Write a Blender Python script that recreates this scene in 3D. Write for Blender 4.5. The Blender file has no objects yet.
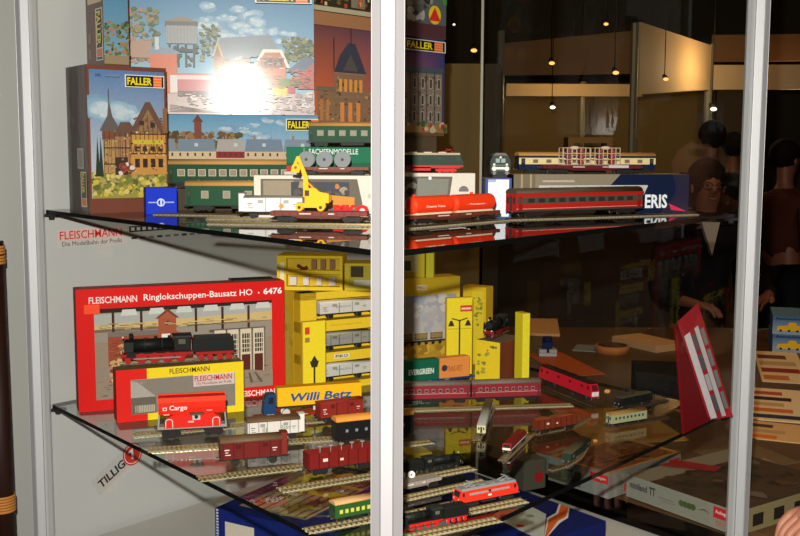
import bpy, bmesh, math, random
from mathutils import Vector, Matrix
random.seed(7)
scene = bpy.context.scene
COL = scene.collection
EYE = 1.5
FPX = 1042.4
PITCH = math.radians(6.405)
ROLL = 0.0043

# ---------------------------------------------------------------- camera
cp, sp = math.cos(PITCH), math.sin(PITCH)
Fw = Vector((0, cp, -sp)); U0 = Vector((0, sp, cp)); R0 = Vector((1, 0, 0))
Rr = R0*math.cos(ROLL) + U0*math.sin(ROLL)
Uu = -R0*math.sin(ROLL) + U0*math.cos(ROLL)
cam_d = bpy.data.cameras.new('camera'); cam = bpy.data.objects.new('camera', cam_d); COL.objects.link(cam)
cam_d.sensor_width = 36; cam_d.lens = FPX*36/800; cam_d.clip_start = .05; cam_d.clip_end = 60
mw = Matrix((( Rr.x, Uu.x, -Fw.x, 0), (Rr.y, Uu.y, -Fw.y, 0), (Rr.z, Uu.z, -Fw.z, EYE), (0, 0, 0, 1)))
cam.matrix_world = mw
scene.camera = cam

# ---------------------------------------------------------------- light and exposure
scene.view_settings.view_transform = 'Standard'; scene.view_settings.look = 'None'
scene.view_settings.gamma = 1; scene.view_settings.exposure = 0.0; scene.view_settings.use_curve_mapping = False
w = bpy.data.worlds.new('hall'); scene.world = w; w.use_nodes = True
w.node_tree.nodes['Background'].inputs[0].default_value = (1.0, .66, .38, 1)
w.node_tree.nodes['Background'].inputs[1].default_value = .007

def lamp(name, kind, loc, energy, color, size=.05, aim=None, **kw):
    d = bpy.data.lights.new(name, kind); d.energy = energy; d.color = color
    if kind == 'AREA': d.size = size
    else: d.shadow_soft_size = size
    for k, v in kw.items(): setattr(d, k, v)
    o = bpy.data.objects.new(name, d); COL.objects.link(o); o.location = loc
    if aim is not None:
        o.rotation_euler = (Vector(aim)-Vector(loc)).to_track_quat('-Z', 'Y').to_euler()
    return o
# the camera's own flash
lamp('camera_flash', 'SPOT', (-.035, -.0, EYE+.12), 255, (1, .97, .90), .012, aim=(-.10, 2, EYE-.30), spot_size=math.radians(92), spot_blend=.7)
# warm lamps of the hall: behind the visitors' side and inside the booth beyond
lamp('hall_lamp', 'AREA', (1.6, -.6, 3.6), 9, (1, .78, .52), 1.2, aim=(0, 2.2, 1.2))
lamp('hall_lamp', 'AREA', (1.6, 3.5, 3.7), 22, (1, .60, .26), 1.0, aim=(1.2, 3.4, 0))
lamp('booth_lamp', 'POINT', (2.35, 7.7, 2.12), 7, (1, .74, .42), .06)
lamp('booth_lamp', 'POINT', (1.5, 9.3, 2.02), 8, (1, .68, .30), .06)
lamp('booth_lamp', 'POINT', (3.3, 8.9, 1.9), 7, (1, .72, .36), .06)
lamp('booth_lamp', 'POINT', (.75, 5.5, 2.6), 5, (1, .66, .28), .06)

# ---------------------------------------------------------------- picking points
def ray(px, py):
    return Fw + Rr*((px-400)/FPX) + Uu*((268-py)/FPX)
def P(px, py, z):                        # point seen at (px, py) on the level z
    d = ray(px, py); t = (z-EYE)/d.z
    return Vector((0, 0, EYE)) + d*t
def PD(px, Z, z):                        # point on image column px at distance Z and height z
    zz = z if z else 1.39
    x = (px-400)/FPX*(Z*cp-(zz-EYE)*sp)
    return Vector((x, Z, z))
def between(a, b):
    v = b-a
    return ((a+b)/2, math.atan2(v.y, v.x), math.hypot(v.x, v.y))
def on(pxl, pyl, pxr, pyr, z): return between(P(pxl, pyl, z), P(pxr, pyr, z))
def onD(pxl, Zl, pxr, Zr, z): return between(PD(pxl, Zl, z), PD(pxr, Zr, z))

# ---------------------------------------------------------------- materials
def lin(c):
    return tuple(((v/255)/12.92 if v/255 <= .04045 else ((v/255+.055)/1.055)**2.4) for v in c)
def make_mat(name, rough, metal=0, coat=0, coat_rough=.1, var=.06, noise=60, spec=.5):
    m = bpy.data.materials.new(name); m.use_nodes = True; nt = m.node_tree; b = nt.nodes['Principled BSDF']
    at = nt.nodes.new('ShaderNodeAttribute'); at.attribute_name = 'Col'
    tc = nt.nodes.new('ShaderNodeTexCoord'); nz = nt.nodes.new('ShaderNodeTexNoise'); nz.inputs['Scale'].default_value = noise
    nz.inputs['Detail'].default_value = 4
    nt.links.new(tc.outputs['Object'], nz.inputs['Vector'])
    mr = nt.nodes.new('ShaderNodeMapRange'); mr.inputs[3].default_value = 1-var; mr.inputs[4].default_value = 1+var
    nt.links.new(nz.outputs['Fac'], mr.inputs[0])
    mx = nt.nodes.new('ShaderNodeVectorMath'); mx.operation = 'SCALE'
    nt.links.new(at.outputs['Color'], mx.inputs[0]); nt.links.new(mr.outputs[0], mx.inputs['Scale'])
    nt.links.new(mx.outputs[0], b.inputs['Base Color'])
    b.inputs['Roughness'].default_value = rough; b.inputs['Metallic'].default_value = metal
    b.inputs['Coat Weight'].default_value = coat; b.inputs['Coat Roughness'].default_value = coat_rough
    b.inputs['Specular IOR Level'].default_value = spec
    return m
MAT = {
 'matt': make_mat('matt_surface', .85, spec=.2),
 'card': make_mat('printed_card', .6, spec=.12, var=.1, noise=150),
 'gloss': make_mat('shiny_card', .45, coat=.55, coat_rough=.10, var=.16, noise=220),
 'plastic': make_mat('model_plastic', .55, spec=.2),
 'paint': make_mat('lacquer', .5, spec=.14),
 'metal': make_mat('bright_metal', .28, metal=1, var=.1),
 'alu': make_mat('aluminium', .42, metal=.35, var=.04, noise=8),
 'panel': make_mat('wall_panel', .7, var=.05, noise=3, spec=.35),
 'wood': make_mat('wood', .5, var=.25, noise=14),
 'cloth': make_mat('cloth', .9, var=.2, noise=120, spec=.1),
 'skin': make_mat('skin', .55, var=.08, noise=30),
}
def glass_mat(name, tint, strength=1.0, base=.04, rough=0.0):
    m = bpy.data.materials.new(name); m.use_nodes = True; nt = m.node_tree; nt.nodes.clear()
    out = nt.nodes.new('ShaderNodeOutputMaterial'); mix = nt.nodes.new('ShaderNodeMixShader')
    tr = nt.nodes.new('ShaderNodeBsdfTransparent'); gl = nt.nodes.new('ShaderNodeBsdfGlossy')
    tr.inputs[0].default_value = (*tint, 1); gl.inputs['Roughness'].default_value = rough
    ge = nt.nodes.new('ShaderNodeNewGeometry'); dt = nt.nodes.new('ShaderNodeVectorMath'); dt.operation = 'DOT_PRODUCT'
    nt.links.new(ge.outputs['Incoming'], dt.inputs[0]); nt.links.new(ge.outputs['Normal'], dt.inputs[1])
    def mth(op, a, b=None, v=None):
        n = nt.nodes.new('ShaderNodeMath'); n.operation = op; nt.links.new(a, n.inputs[0])
        if v is not None: n.inputs[1].default_value = v
        return n.outputs[0]
    a = mth('ABSOLUTE', dt.outputs['Value'])
    n1 = nt.nodes.new('ShaderNodeMath'); n1.operation = 'SUBTRACT'; n1.inputs[0].default_value = 1; nt.links.new(a, n1.inputs[1])
    p5 = mth('POWER', n1.outputs[0], v=5); s = mth('MULTIPLY', p5, v=(1-base)*strength); f = mth('ADD', s, v=base)
    nt.links.new(f, mix.inputs[0]); nt.links.new(tr.outputs[0], mix.inputs[1]); nt.links.new(gl.outputs[0], mix.inputs[2])
    nt.links.new(mix.outputs[0], out.inputs[0]); return m
MAT['pane'] = glass_mat('pane_glass', (.97, .98, .97), base=.02)
MAT['shelfglass'] = glass_mat('shelf_glass', (.93, .96, .94), base=.07)
MAT['shelfunder'] = glass_mat('shelf_glass_underside', (.97, .98, .97), base=.0, strength=.3)
MAT['clear'] = glass_mat('clear_plastic', (.93, .93, .92), base=.08, rough=.08)
def emit_mat(name, col, s):
    m = bpy.data.materials.new(name); m.use_nodes = True; nt = m.node_tree; nt.nodes.clear()
    out = nt.nodes.new('ShaderNodeOutputMaterial'); e = nt.nodes.new('ShaderNodeEmission')
    e.inputs[0].default_value = (*col, 1); e.inputs[1].default_value = s; nt.links.new(e.outputs[0], out.inputs[0]); return m
MAT['lamp_glint_warm'] = emit_mat('warm_lamp_glint', (1, .42, .10), 2.2)  # glow for lamp reflections shown as bulbs
MAT['lamp_glint_white'] = emit_mat('white_lamp_glint', (1, .9, .6), 4)

# ---------------------------------------------------------------- mesh builder
_tc = {}
def text_geo(s, bold):
    k = (s, bold)
    if k in _tc: return _tc[k]
    cu = bpy.data.curves.new('t', 'FONT'); cu.body = s; cu.size = 1; cu.offset = bold; cu.resolution_u = 2
    o = bpy.data.objects.new('t', cu); COL.objects.link(o)
    dg = bpy.context.evaluated_depsgraph_get(); dg.update()
    me = bpy.data.meshes.new_from_object(o.evaluated_get(dg))
    v = [(a.co.x, a.co.y) for a in me.vertices]; f = [tuple(p.vertices) for p in me.polygons]
    bpy.data.objects.remove(o); bpy.data.curves.remove(cu); bpy.data.meshes.remove(me)
    x0 = min(a[0] for a in v); x1 = max(a[0] for a in v); y0 = min(a[1] for a in v); y1 = max(a[1] for a in v)
    v = [(a[0]-x0, a[1]-y0) for a in v]
    _tc[k] = (v, f, x1-x0, y1-y0); return _tc[k]

class M:
    def __init__(self): self.clip = True; self.v = []; self.f = []; self.c = []; self.s = []; self.lay = 0
    def face(self, idx, col, smooth=False): self.f.append(tuple(idx)); self.c.append(col); self.s.append(smooth)
    def add(self, vs, fs, col, smooth=False):
        n = len(self.v); self.v += [tuple(a) for a in vs]
        for f in fs: self.face([n+i for i in f], col, smooth)
    def box(self, x0, x1, y0, y1, z0, z1, col, top=None, front=None, side=None):
        vs = [(x0,y0,z0),(x1,y0,z0),(x1,y1,z0),(x0,y1,z0),(x0,y0,z1),(x1,y0,z1),(x1,y1,z1),(x0,y1,z1)]
        n = len(self.v); self.v += vs
        for f, c in (((0,3,2,1), col), ((4,5,6,7), top or col), ((0,1,5,4), front or col), ((1,2,6,5), side or col), ((2,3,7,6), col), ((3,0,4,7), side or col)):
            self.face([n+i for i in f], c)
        return self
    def prism(self, prof, x0, x1, col, axis='x', smooth=False, ends=True):
        """profile of (a,b) pairs extruded along axis; x: (y,z)  y: (x,z)  z: (x,y)"""
        def mk(a, b, t): return {'x': (t, a, b), 'y': (a, t, b), 'z': (a, b, t)}[axis]
        n = len(prof); vs = [mk(a, b, x0) for a, b in prof]+[mk(a, b, x1) for a, b in prof]
        ar = sum(prof[i][0]*prof[(i+1) % n][1]-prof[(i+1) % n][0]*prof[i][1] for i in range(n))
        flip = (ar < 0) ^ (axis == 'y') ^ (x1 < x0)
        base = len(self.v); self.v += vs
        for i in range(n):
            q = [base+i, base+(i+1) % n, base+n+(i+1) % n, base+n+i]
            self.face(q[::-1] if flip else q, col, smooth)
        if ends:
            a = [base+i for i in range(n)]; b = [base+n+i for i in range(n)]
            self.face(a if flip else a[::-1], col); self.face(b[::-1] if flip else b, col)
        return self
    def cyl(self, p0, p1, r0, col, r1=None, seg=16, smooth=True, caps=True, capcol=None):
        p0 = Vector(p0); p1 = Vector(p1); r1 = r0 if r1 is None else r1
        d = (p1-p0).normalized(); a = d.orthogonal().normalized(); b = d.cross(a)
        n = len(self.v)
        for p, r in ((p0, r0), (p1, r1)):
            for i in range(seg):
                t = 2*math.pi*i/seg; self.v.append(tuple(p+(a*math.cos(t)+b*math.sin(t))*r))
        for i in range(seg):
            j = (i+1) % seg; self.face([n+i, n+j, n+seg+j, n+seg+i], col, smooth)
        if caps:
            self.face([n+i for i in range(seg)][::-1], capcol or col); self.face([n+seg+i for i in range(seg)], capcol or col)
        return self
    def tube(self, pts, r, col, seg=8):
        for a, b in zip(pts[:-1], pts[1:]): self.cyl(a, b, r, col, seg=seg)
        return self
    def ball(self, c, r, col, sx=1, sy=1, sz=1, seg=14, rings=9):
        n = len(self.v)
        for j in range(rings+1):
            ph = math.pi*j/rings
            for i in range(seg):
                t = 2*math.pi*i/seg
                self.v.append((c[0]+r*sx*math.sin(ph)*math.cos(t), c[1]+r*sy*math.sin(ph)*math.sin(t), c[2]+r*sz*math.cos(ph)))
        for j in range(rings):
            for i in range(seg):
                k = (i+1) % seg
                self.face([n+j*seg+i, n+(j+1)*seg+i, n+(j+1)*seg+k, n+j*seg+k], col, True)
        return self
    def wheel(self, x, r, w, col, tyre=(150,150,150), gauge=None):
        g = gauge or w
        for s in (-1, 1):
            self.cyl((x, s*g, r), (x, s*(g-.0025), r), r, tyre, seg=14, capcol=col)
        self.cyl((x, -g, r), (x, g, r), r*.15, (60,60,60), seg=6)
        return self
    # flat print work: u to the right, v up, on the plane y = -lay
    def plane(self, w, h, x0=None, z0=0, y=0, org=None, right=(1,0,0), up=(0,0,1)):
        self.pw, self.ph = w, h
        self.pr = Vector(right); self.pu = Vector(up); self.pn = self.pr.cross(self.pu)
        self.po = Vector(org) if org is not None else Vector((-w/2 if x0 is None else x0, y, z0))
        self.lay = 4; return self
    def q(self, u, v): return tuple(self.po+self.pr*(u*self.pw)+self.pu*(v*self.ph)+self.pn*(self.lay*.00004))
    def poly(self, pts, col, cols=None):
        if self.clip: pts = [(min(max(a, 0), 1), min(max(b, 0), 1)) for a, b in pts]
        self.lay += 1; n = len(self.v); self.v += [self.q(*p) for p in pts]
        ar = sum(pts[i][0]*pts[(i+1) % len(pts)][1]-pts[(i+1) % len(pts)][0]*pts[i][1] for i in range(len(pts)))
        idx = [n+i for i in range(len(pts))]
        if cols: self.face(idx, cols)
        else: self.face(idx if ar > 0 else idx[::-1], col)
        return self
    def rect(self, u0, v0, u1, v1, col): return self.poly([(u0,v0),(u1,v0),(u1,v1),(u0,v1)], col)
    def grad(self, u0, v0, u1, v1, c0, c1):       # a printed tint, c0 below and c1 above
        return self.poly([(u0,v0),(u1,v0),(u1,v1),(u0,v1)], None, [c0, c0, c1, c1])
    def frame(self, u0, v0, u1, v1, t, col):
        k = t*self.ph/self.pw
        for r in ((u0,v0,u1,v0+t), (u0,v1-t,u1,v1), (u0,v0,u0+k,v1), (u1-k,v0,u1,v1)): self.rect(*r, col)
        return self
    def circ(self, u, v, r, col, n=14, sy=1):
        k = self.ph/self.pw
        return self.poly([(u+r*k*math.cos(2*math.pi*i/n), v+r*sy*math.sin(2*math.pi*i/n)) for i in range(n)], col)
    def blobs(self, n, u0, v0, u1, v1, r, cols, rnd):
        for i in range(n):
            c = rnd.choice(cols); rr = r*rnd.uniform(.5, 1.2); u = rnd.uniform(u0, u1); v = rnd.uniform(v0, v1); k = self.ph/self.pw
            m = rnd.randint(5, 8); ph = rnd.random()*6
            self.poly([(u+rr*k*rnd.uniform(.6, 1.2)*math.cos(ph+2*math.pi*j/m), v+rr*rnd.uniform(.5, 1)*math.sin(ph+2*math.pi*j/m)) for j in range(m)], c)
        return self
    def text(self, s, u, v, h, col, w=None, bold=.0, slant=0):   # lower-left corner (u,v), height h and width w as fractions
        vs, fs, tw, th = text_geo(s, bold)
        self.lay += 1; sc = h/th; sx = (w/tw) if w else sc*self.ph/self.pw
        n = len(self.v); self.v += [self.q(u+a*sx+slant*b*sc*self.ph/self.pw, v+b*sc) for a, b in vs]
        for f in fs: self.face([n+i for i in f], col)
        return self
    def build(self, name, parent=None, mat='plastic', bevel=0, hide_col=None):
        me = bpy.data.meshes.new(name); me.from_pydata(self.v, [], self.f)
        at = me.color_attributes.new('Col', 'FLOAT_COLOR', 'CORNER')
        buf = []
        for f, c in zip(self.f, self.c):
            if isinstance(c, list):
                for q in c: buf += [*lin(q), 1]
            else:
                buf += [*lin(c), 1]*len(f)
        at.data.foreach_set('color', buf)
        me.polygons.foreach_set('use_smooth', self.s)
        me.materials.append(MAT[mat] if isinstance(mat, str) else mat); me.update()
        o = bpy.data.objects.new(name, me); COL.objects.link(o)
        if parent: o.parent = parent
        if bevel:
            b = o.modifiers.new('bevel', 'BEVEL'); b.width = bevel; b.segments = 2; b.limit_method = 'ANGLE'
        return o
def tag(o, label, cat, group=None, kind=None):
    if label: o['label'] = label
    if cat: o['category'] = cat
    if group: o['group'] = group
    if kind: o['kind'] = kind
    return o
def thing(name, label, cat, pl, z=None, group=None, back=0, dz=0):
    """pl = (centre, angle, length); back moves the origin away from the viewer"""
    c, a, L = pl
    o = bpy.data.objects.new(name, None); COL.objects.link(o); o.empty_display_size = .02
    o.location = (c.x-math.sin(a)*back, c.y+math.cos(a)*back, (c.z if z is None else z)+dz); o.rotation_euler = (0, 0, a)
    return tag(o, label, cat, group)
def struct(o): o['kind'] = 'structure'; return o
# ================================================================ the setting
Nn = Vector((-.0158, 1.3)); Ll = Vector((-.786, 2.232)); Rt = Vector((.737, 2.196)); Bk = Vector((-.033, 3.128))
Z1, Z2, Z3 = EYE-.1284, EYE-.5537, EYE-.8809      # upper shelf, lower shelf, deck
m = M(); m.box(-4, 6, -1.5, 12, -.05, 0, (70,58,48)); struct(m.build('floor', mat='matt'))
m = M(); m.box(-4, 6, -1.5, 12, 4.2, 4.25, (26,22,18)); struct(m.build('ceiling', mat='matt'))
m = M(); m.box(-4, 6, 12, 12.1, 0, 4.2, (60,48,30)); struct(m.build('wall_back', mat='panel'))
m = M(); m.box(-4.1, -4, -1.5, 12, 0, 4.2, (60,52,42)); struct(m.build('wall_left', mat='panel'))
m = M(); m.box(6, 6.1, -1.5, 12, 0, 4.2, (50,40,30)); struct(m.build('wall_right', mat='panel'))
# ---- display case: octagonal posts, panes, grey rear panel, deck
def post_profile(r):
    pr = []
    for i in range(8):
        t = math.radians(22.5+45*i); n = .05
        for s in (-1, 1):
            tt = t+s*n
            k = r*math.cos(math.radians(22.5))/math.cos(math.radians(22.5)-n)
            pr.append((k*math.cos(tt), k*math.sin(tt)))
            if s == -1: pr.append((r*.70*math.cos(t-.03), r*.70*math.sin(t-.03))); pr.append((r*.70*math.cos(t+.03), r*.70*math.sin(t+.03)))
    return pr
case = tag(bpy.data.objects.new('display_case', None), 'tall corner display case with octagonal aluminium posts, clear panes and grey rear panel', 'display case')
COL.objects.link(case); case.location = (0, 2.2, 0)
def case_part(o):
    o.parent = case; o.location = (0, -2.2, 0); return o
AL = (196,196,198)
for i, (c, r, col) in enumerate(((Nn, .0222, (172,168,170)), (Ll, .0232, AL), (Rt, .0240, AL), (Bk, .022, AL))):
    m = M(); ang = [0, math.radians(6), math.radians(-6), 0][i]
    pr = [(c.x+a*math.cos(ang)-b*math.sin(ang), c.y+a*math.sin(ang)+b*math.cos(ang)) for a, b in post_profile(r)]
    m.prism(pr, 0, 2.6, col, 'z'); case_part(m.build('post', mat='alu'))
def upright(a, b, z0, z1, t, col, name, mat, inset=.024):
    d = (b-a).normalized(); a = a+d*inset; b = b-d*inset; n = Vector((-d.y, d.x))*t/2
    m = M(); m.prism([tuple(a-n), tuple(b-n), tuple(b+n), tuple(a+n)], z0, z1, col, 'z'); return m.build(name, mat=mat)
for a, b in ((Ll, Nn), (Nn, Rt), (Bk, Rt)):
    m = M(); d = (b-a).normalized(); a2 = a+d*.024; b2 = b-d*.024
    m.add([(a2.x,a2.y,Z3+.01),(b2.x,b2.y,Z3+.01),(b2.x,b2.y,2.55),(a2.x,a2.y,2.55)], [(0,1,2,3)], (255,255,255)); 
    g = case_part(m.build('glass_pane', mat='pane'))
case_part(upright(Ll, Bk, 0, 2.6, .006, (196,196,194), 'rear_panel', 'panel'))
# thin horizontal seam sheets on the rear panel and deck
m = M(); m.prism([tuple(p) for p in (Nn+Vector((0,.03)), Rt-Vector((.03,0)), Bk-Vector((0,.03)), Ll+Vector((.03,0)))], Z3-.02, Z3, (196,194,188), 'z')
case_part(m.build('deck', mat='panel'))
for a, b in ((Ll, Nn), (Nn, Rt), (Rt, Bk)):
    case_part(upright(a, b, Z3-.05, Z3-.021, .02, (120,118,112), 'rail', 'alu'))
    case_part(upright(a, b, .02, Z3-.052, .012, (120,118,112), 'base_panel', 'panel'))
# grey partition panel left of the case
d = (Bk-Ll).normalized()
m = M(); a = Ll-d*.03-Vector((.01,0)); b = Ll-d*.17-Vector((.09,0)); n = Vector((-d.y, d.x))*.006
pa, pb = PD(14, 2.25, 0), PD(-4, 2.25, 0)
m.box(-.90, -.818, 2.28, 2.3, 0, 2.6, (150,150,144)); tag(m.build('partition_panel', mat='panel'), 'narrow grey partition panel left of the display case', 'panel')
# ---- glass shelves
def shelf(z, label, edge):
    ins = .028
    def inner(p, q, r): return p+((q-p).normalized()+(r-p).normalized())*ins*.75
    pts = [inner(Nn, Rt, Ll), inner(Rt, Bk, Nn), inner(Bk, Ll, Rt), inner(Ll, Nn, Bk)]
    o = bpy.data.objects.new('glass_shelf', None); COL.objects.link(o); cen = sum(pts, Vector((0,0)))/4
    o.location = (cen.x, cen.y, z-.008); tag(o, label, 'glass shelf')
    loc = [(p.x-cen.x, p.y-cen.y) for p in pts]
    m = M(); v = [(a, b, .008) for a, b in loc]+[(a, b, 0) for a, b in loc]
    m.add(v, [(0,1,2,3), (7,6,5,4)]+[(i, 4+i, 4+(i+1) % 4, (i+1) % 4) for i in range(4)], edge)
    g = m.build('glass_sheet', o, 'shelfglass')
    g.data.materials.append(MAT['shelfunder']); g.data.materials.append(MAT['paint'])
    for i, p in enumerate(g.data.polygons): p.material_index = 0 if i == 0 else (1 if i == 1 else 2)
    for i, (a, b) in enumerate(loc):
        if i == 2: continue
        k = M(); L = math.hypot(a, b); ux, uy = a/L, b/L
        k.box(-.016, .012, -.009, .009, -.006, -.0005, (35,35,35)); k.cyl((0,0,-.012), (0,0,-.006), .006, (40,40,40), seg=10)
        k.box(.002, .012, -.009, .009, -.0005, .012, (60,60,60)) if i == 9 else None
        c = k.build('shelf_clip', o, 'plastic'); c.location = (a-ux*.012, b-uy*.012, 0); c.rotation_euler = (0, 0, math.atan2(uy, ux))
    return o
shelf(Z1, 'upper clear glass shelf carrying the green coaches and orange tanks', (8,10,9))
shelf(Z2, 'lower clear glass shelf carrying the red wagons and many short tracks', (10,13,12))

# ---- dark pole at the left edge
m = M(); a = PD(-9, 2.1, 1.31); b = PD(6, 2.1, .68)
m.cyl((a.x, a.y, 1.315), (b.x, b.y, .4), .024, (34,16,10), seg=16)
o = m.build('cane_pole', mat='paint'); 
base = bpy.data.objects.new('cane_pole', None); COL.objects.link(base); base.location = (b.x, b.y, .4); o.name = 'cane'
o.parent = base; o.location = (-b.x, -b.y, -.4)
tag(base, 'dark brown cane pole with golden binding at the far left edge', 'pole')
for py, k in ((252, 3), (262, 3), (514, 6)):
    q = M()
    z = EYE-(py-152)/FPX*2.1; t = (1.315-z)/(1.315-.4); c = a.lerp(b, t)
    for i in range(k):
        q.cyl((c.x-b.x, c.y-b.y, z-.4+(i-k/2)*.006), (c.x-b.x, c.y-b.y, z-.4+(i-k/2)*.006+.005), .0265, (170,110,50), seg=16)
    q.build('binding', base, 'paint')
m = M(); m.cyl((0,0,0), (-.2,-.0,.02), .014, (150,90,40)); 
c = P(14, 512, EYE-.73); q = m.build('cross_cane', base, 'paint'); q.location = (-.045, 0, EYE-.735-.4)
m = M(); m.box(-.05, .05, -.05, .05, 0, .4, (40,22,14)); q = m.build('pedestal', base, 'paint'); q.location = (0, 0, -.4)

# ---- stickers
o = bpy.data.objects.new('banner_sticker', None); COL.objects.link(o)
d3 = Vector((d.x, d.y, 0)); nrm = Vector((d.y, -d.x, 0))
def wallpoint(px, py):
    r = ray(px, py); c = Vector((Ll.x, Ll.y, 0))+nrm*.0036; t = (c.dot(nrm)-Vector((0,0,EYE)).dot(nrm))/r.dot(nrm); return Vector((0,0,EYE))+r*t
p0 = wallpoint(56, 249); p1 = wallpoint(236, 241); top = wallpoint(56, 230)
wd = (p1-p0).length; hh = (top-p0).z
m = M().plane(wd, hh, org=(0,0,0), right=tuple(d3), up=(0,0,1))
m.rect(0, 0, .36, 1, (205,198,190)); m.rect(.01, .42, .345, .97, (226,190,182))
m.text('FLEISCHMANN', .02, .46, .44, (205,40,35), w=.31, bold=.006)
m.text('Die Modellbahn der Profis', .03, .1, .24, (40,40,45), w=.30)
m.rect(.36, 0, 1, 1, (198,195,190))
m.rect(.37, .62, 1, .95, (60,60,58))
for i in range(20): m.rect(.38+i*.031, .7, .38+i*.031+.019, .88, (225,222,215))
for i in range(13): m.rect(.38+i*.047, .22, .38+i*.047+.03, .34, (120,120,118) if i % 3 else (60,60,58))
q = m.build('print', None, 'card'); q.name = 'banner_sticker'; q.location = p0
bpy.data.objects.remove(o); tag(q, 'long FLEISCHMANN paper banner with black track pattern on the grey panel', 'sticker')
# round TILLIG sticker on the front left pane
dl = (Nn-Ll).normalized(); nl = Vector((dl.y, -dl.x, 0)); 
if nl.y > 0: nl = -nl
def lp(px, py):
    r = ray(px, py); c = Vector((Ll.x, Ll.y, 0))+nl*.0012; t = (c.dot(nl)-Vector((0,0,EYE)).dot(nl))/r.dot(nl); return Vector((0,0,EYE))+r*t
A = wallpoint(101, 489); B = wallpoint(130.5, 461); rt = (B-A).normalized(); nl = nrm; upv = nl.cross(rt)*1
if upv.z < 0: upv = -upv
Lw = (B-A).length
m = M(); m.clip = False; m.plane(Lw, Lw*.235, org=(0,0,0), right=tuple(rt), up=tuple(upv)); m.pn = Vector(nl); m.po += Vector(nl)*.001
m.rect(-.12, -.45, 1.0, 1.6, (190,188,184)); m.text('TILLIG', 0, 0, .95, (30,34,50), w=.84, bold=.03)
m.circ(1.13, .5, 1.22, (196,50,44), 28)
m.circ(1.13, .5, 1.06, (222,200,192), 28); m.circ(1.13, .5, .96, (200,52,46), 28)
m.text('7', 1.04, 0, 1.05, (240,240,236), bold=.05)
q = m.build('maker_sticker', None, 'card'); q.location = A
tag(q, 'TILLIG sticker with red round emblem, slanting on the grey rear panel below the lower shelf', 'sticker')
# ================================================================ boxes
rnd = random.Random(11)
def carton(name, label, cat, pl, z, h, d, cols, group=None, bev=.0012, mat='card', back=0):
    """open Empty at the box's base; front face on y=0"""
    t = thing(name, label, cat, pl, z, group, back)
    L = pl[2]; m = M(); m.box(-L/2, L/2, 0, d, 0, h, cols[0], top=cols[1] if len(cols) > 1 else None, side=cols[2] if len(cols) > 2 else None)
    m.build('carton', t, mat, bevel=bev)
    return t, L
def faller(m, u, v, w, h, vert=False):
    """yellow on black FALLER mark with orange bars; vert = reading downwards"""
    Y = (240,214,40); K = (20,16,14); O = (236,112,50); W = (232,226,214)
    if not vert:
        m.rect(u, v, u+w, v+h, W); m.rect(u+.03*w, v+.07*h, u+.72*w, v+.93*h, K)
        m.text('FALLER', u+.06*w, v+.2*h, .60*h, Y, w=.62*w, bold=.03)
        m.rect(u+.72*w, v+.07*h, u+.92*w, v+.93*h, O)
        for i in range(3): m.rect(u+.72*w, v+(.25+.22*i)*h, u+.92*w, v+(.30+.22*i)*h, (250,190,120))
        m.rect(u+.925*w, v+.07*h, u+.975*w, v+.93*h, K)
def vtext(m, org, right, up, s, L, H, col, bold=.0):
    m.plane(L, H, org=org, right=right, up=up); m.text(s, 0, 0, 1, col, w=1, bold=bold)
SKY = (74,128,170); SKYL = (168,196,212); CL = (214,214,212)
TREES = [(96,104,54), (120,122,70), (78,88,44), (134,128,84), (66,72,36)]
def clouds(m, n, u0, v0, u1, v1, r):
    cs = [(rnd.uniform(u0, u1), rnd.uniform(v0, v1), rnd.uniform(.6, 1.3)) for _ in range(n)]
    for k, c in enumerate([(118,152,180), (134,164,188), (150,176,196), (170,190,204), (188,200,208)]):
        for (a, b, q) in cs:
            for _ in range(2): m.circ(a+rnd.uniform(-r, r)*.5, b+rnd.uniform(-r, r)*.3, r*q*(1.15-.2*k), c, 12, .55)
def busy(m, n, u0, v0, u1, v1, w, h, cols):
    for _ in range(n):
        a = rnd.uniform(u0, u1-w); b = rnd.uniform(v0, v1-h); m.rect(a, b, a+w*rnd.uniform(.4, 1), b+h*rnd.uniform(.4, 1), rnd.choice(cols))
def house(m, u0, v0, u1, v1, wall, roof, nw=3, frame=None):
    hh = v1-v0; e = v0+hh*.62
    m.rect(u0, v0, u1, e, wall)
    m.poly([(u0-.02, e), (u1+.02, e), (u1-.06*(u1-u0)*2, v1), (u0+.06*(u1-u0)*2, v1)], roof)
    for i in range(nw):
        a = u0+(i+.25)*(u1-u0)/nw; b = a+(u1-u0)/nw*.5
        m.rect(a, v0+hh*.18, b, v0+hh*.46, (60,52,50))
        m.rect(a+.1*(b-a), v0+hh*.2, b-.1*(b-a), v0+hh*.44, (120,112,100))

# ---- U1: villa kit
pl = between(PD(90, 2.11, Z1), PD(168.5, 2.21, Z1))
z = Z1; Hh = 146.5*2.12/FPX
t, L = carton('model_kit_box', 'FALLER kit box with half-timbered villa picture at the left end of the upper shelf', 'box', pl, z, Hh, .122, [(92,50,38), (70,46,36), (64,40,30)], mat='gloss')
m = M().plane(L, Hh)
m.rect(0, 0, 1, 1, (112,58,40)); m.grad(.03, .10, .97, .97, (196,200,204), (84,120,166))
clouds(m, 7, .12, .64, .75, .72, .09)
m.rect(.03, .10, .97, .28, (150,140,64))
m.blobs(160, .05, .12, .95, .30, .025, [(196,176,60), (120,122,46), (170,150,90), (210,190,110), (92,98,40)], rnd)
for u in (.06, .10): m.poly([(u, .25), (u+.06, .25), (u+.03, .52)], (34,48,30))
TW = (148,112,74); RF = (104,74,60); BK = (58,36,26)
m.rect(.16, .27, .34, .56, (176,138,84)); m.rect(.15, .50, .34, .56, (120,70,50)); m.poly([(.12, .56), (.38, .56), (.28, .66), (.24, .78), (.22, .66)], (96,86,84)); m.rect(.235, .76, .245, .84, (70,60,56))
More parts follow.
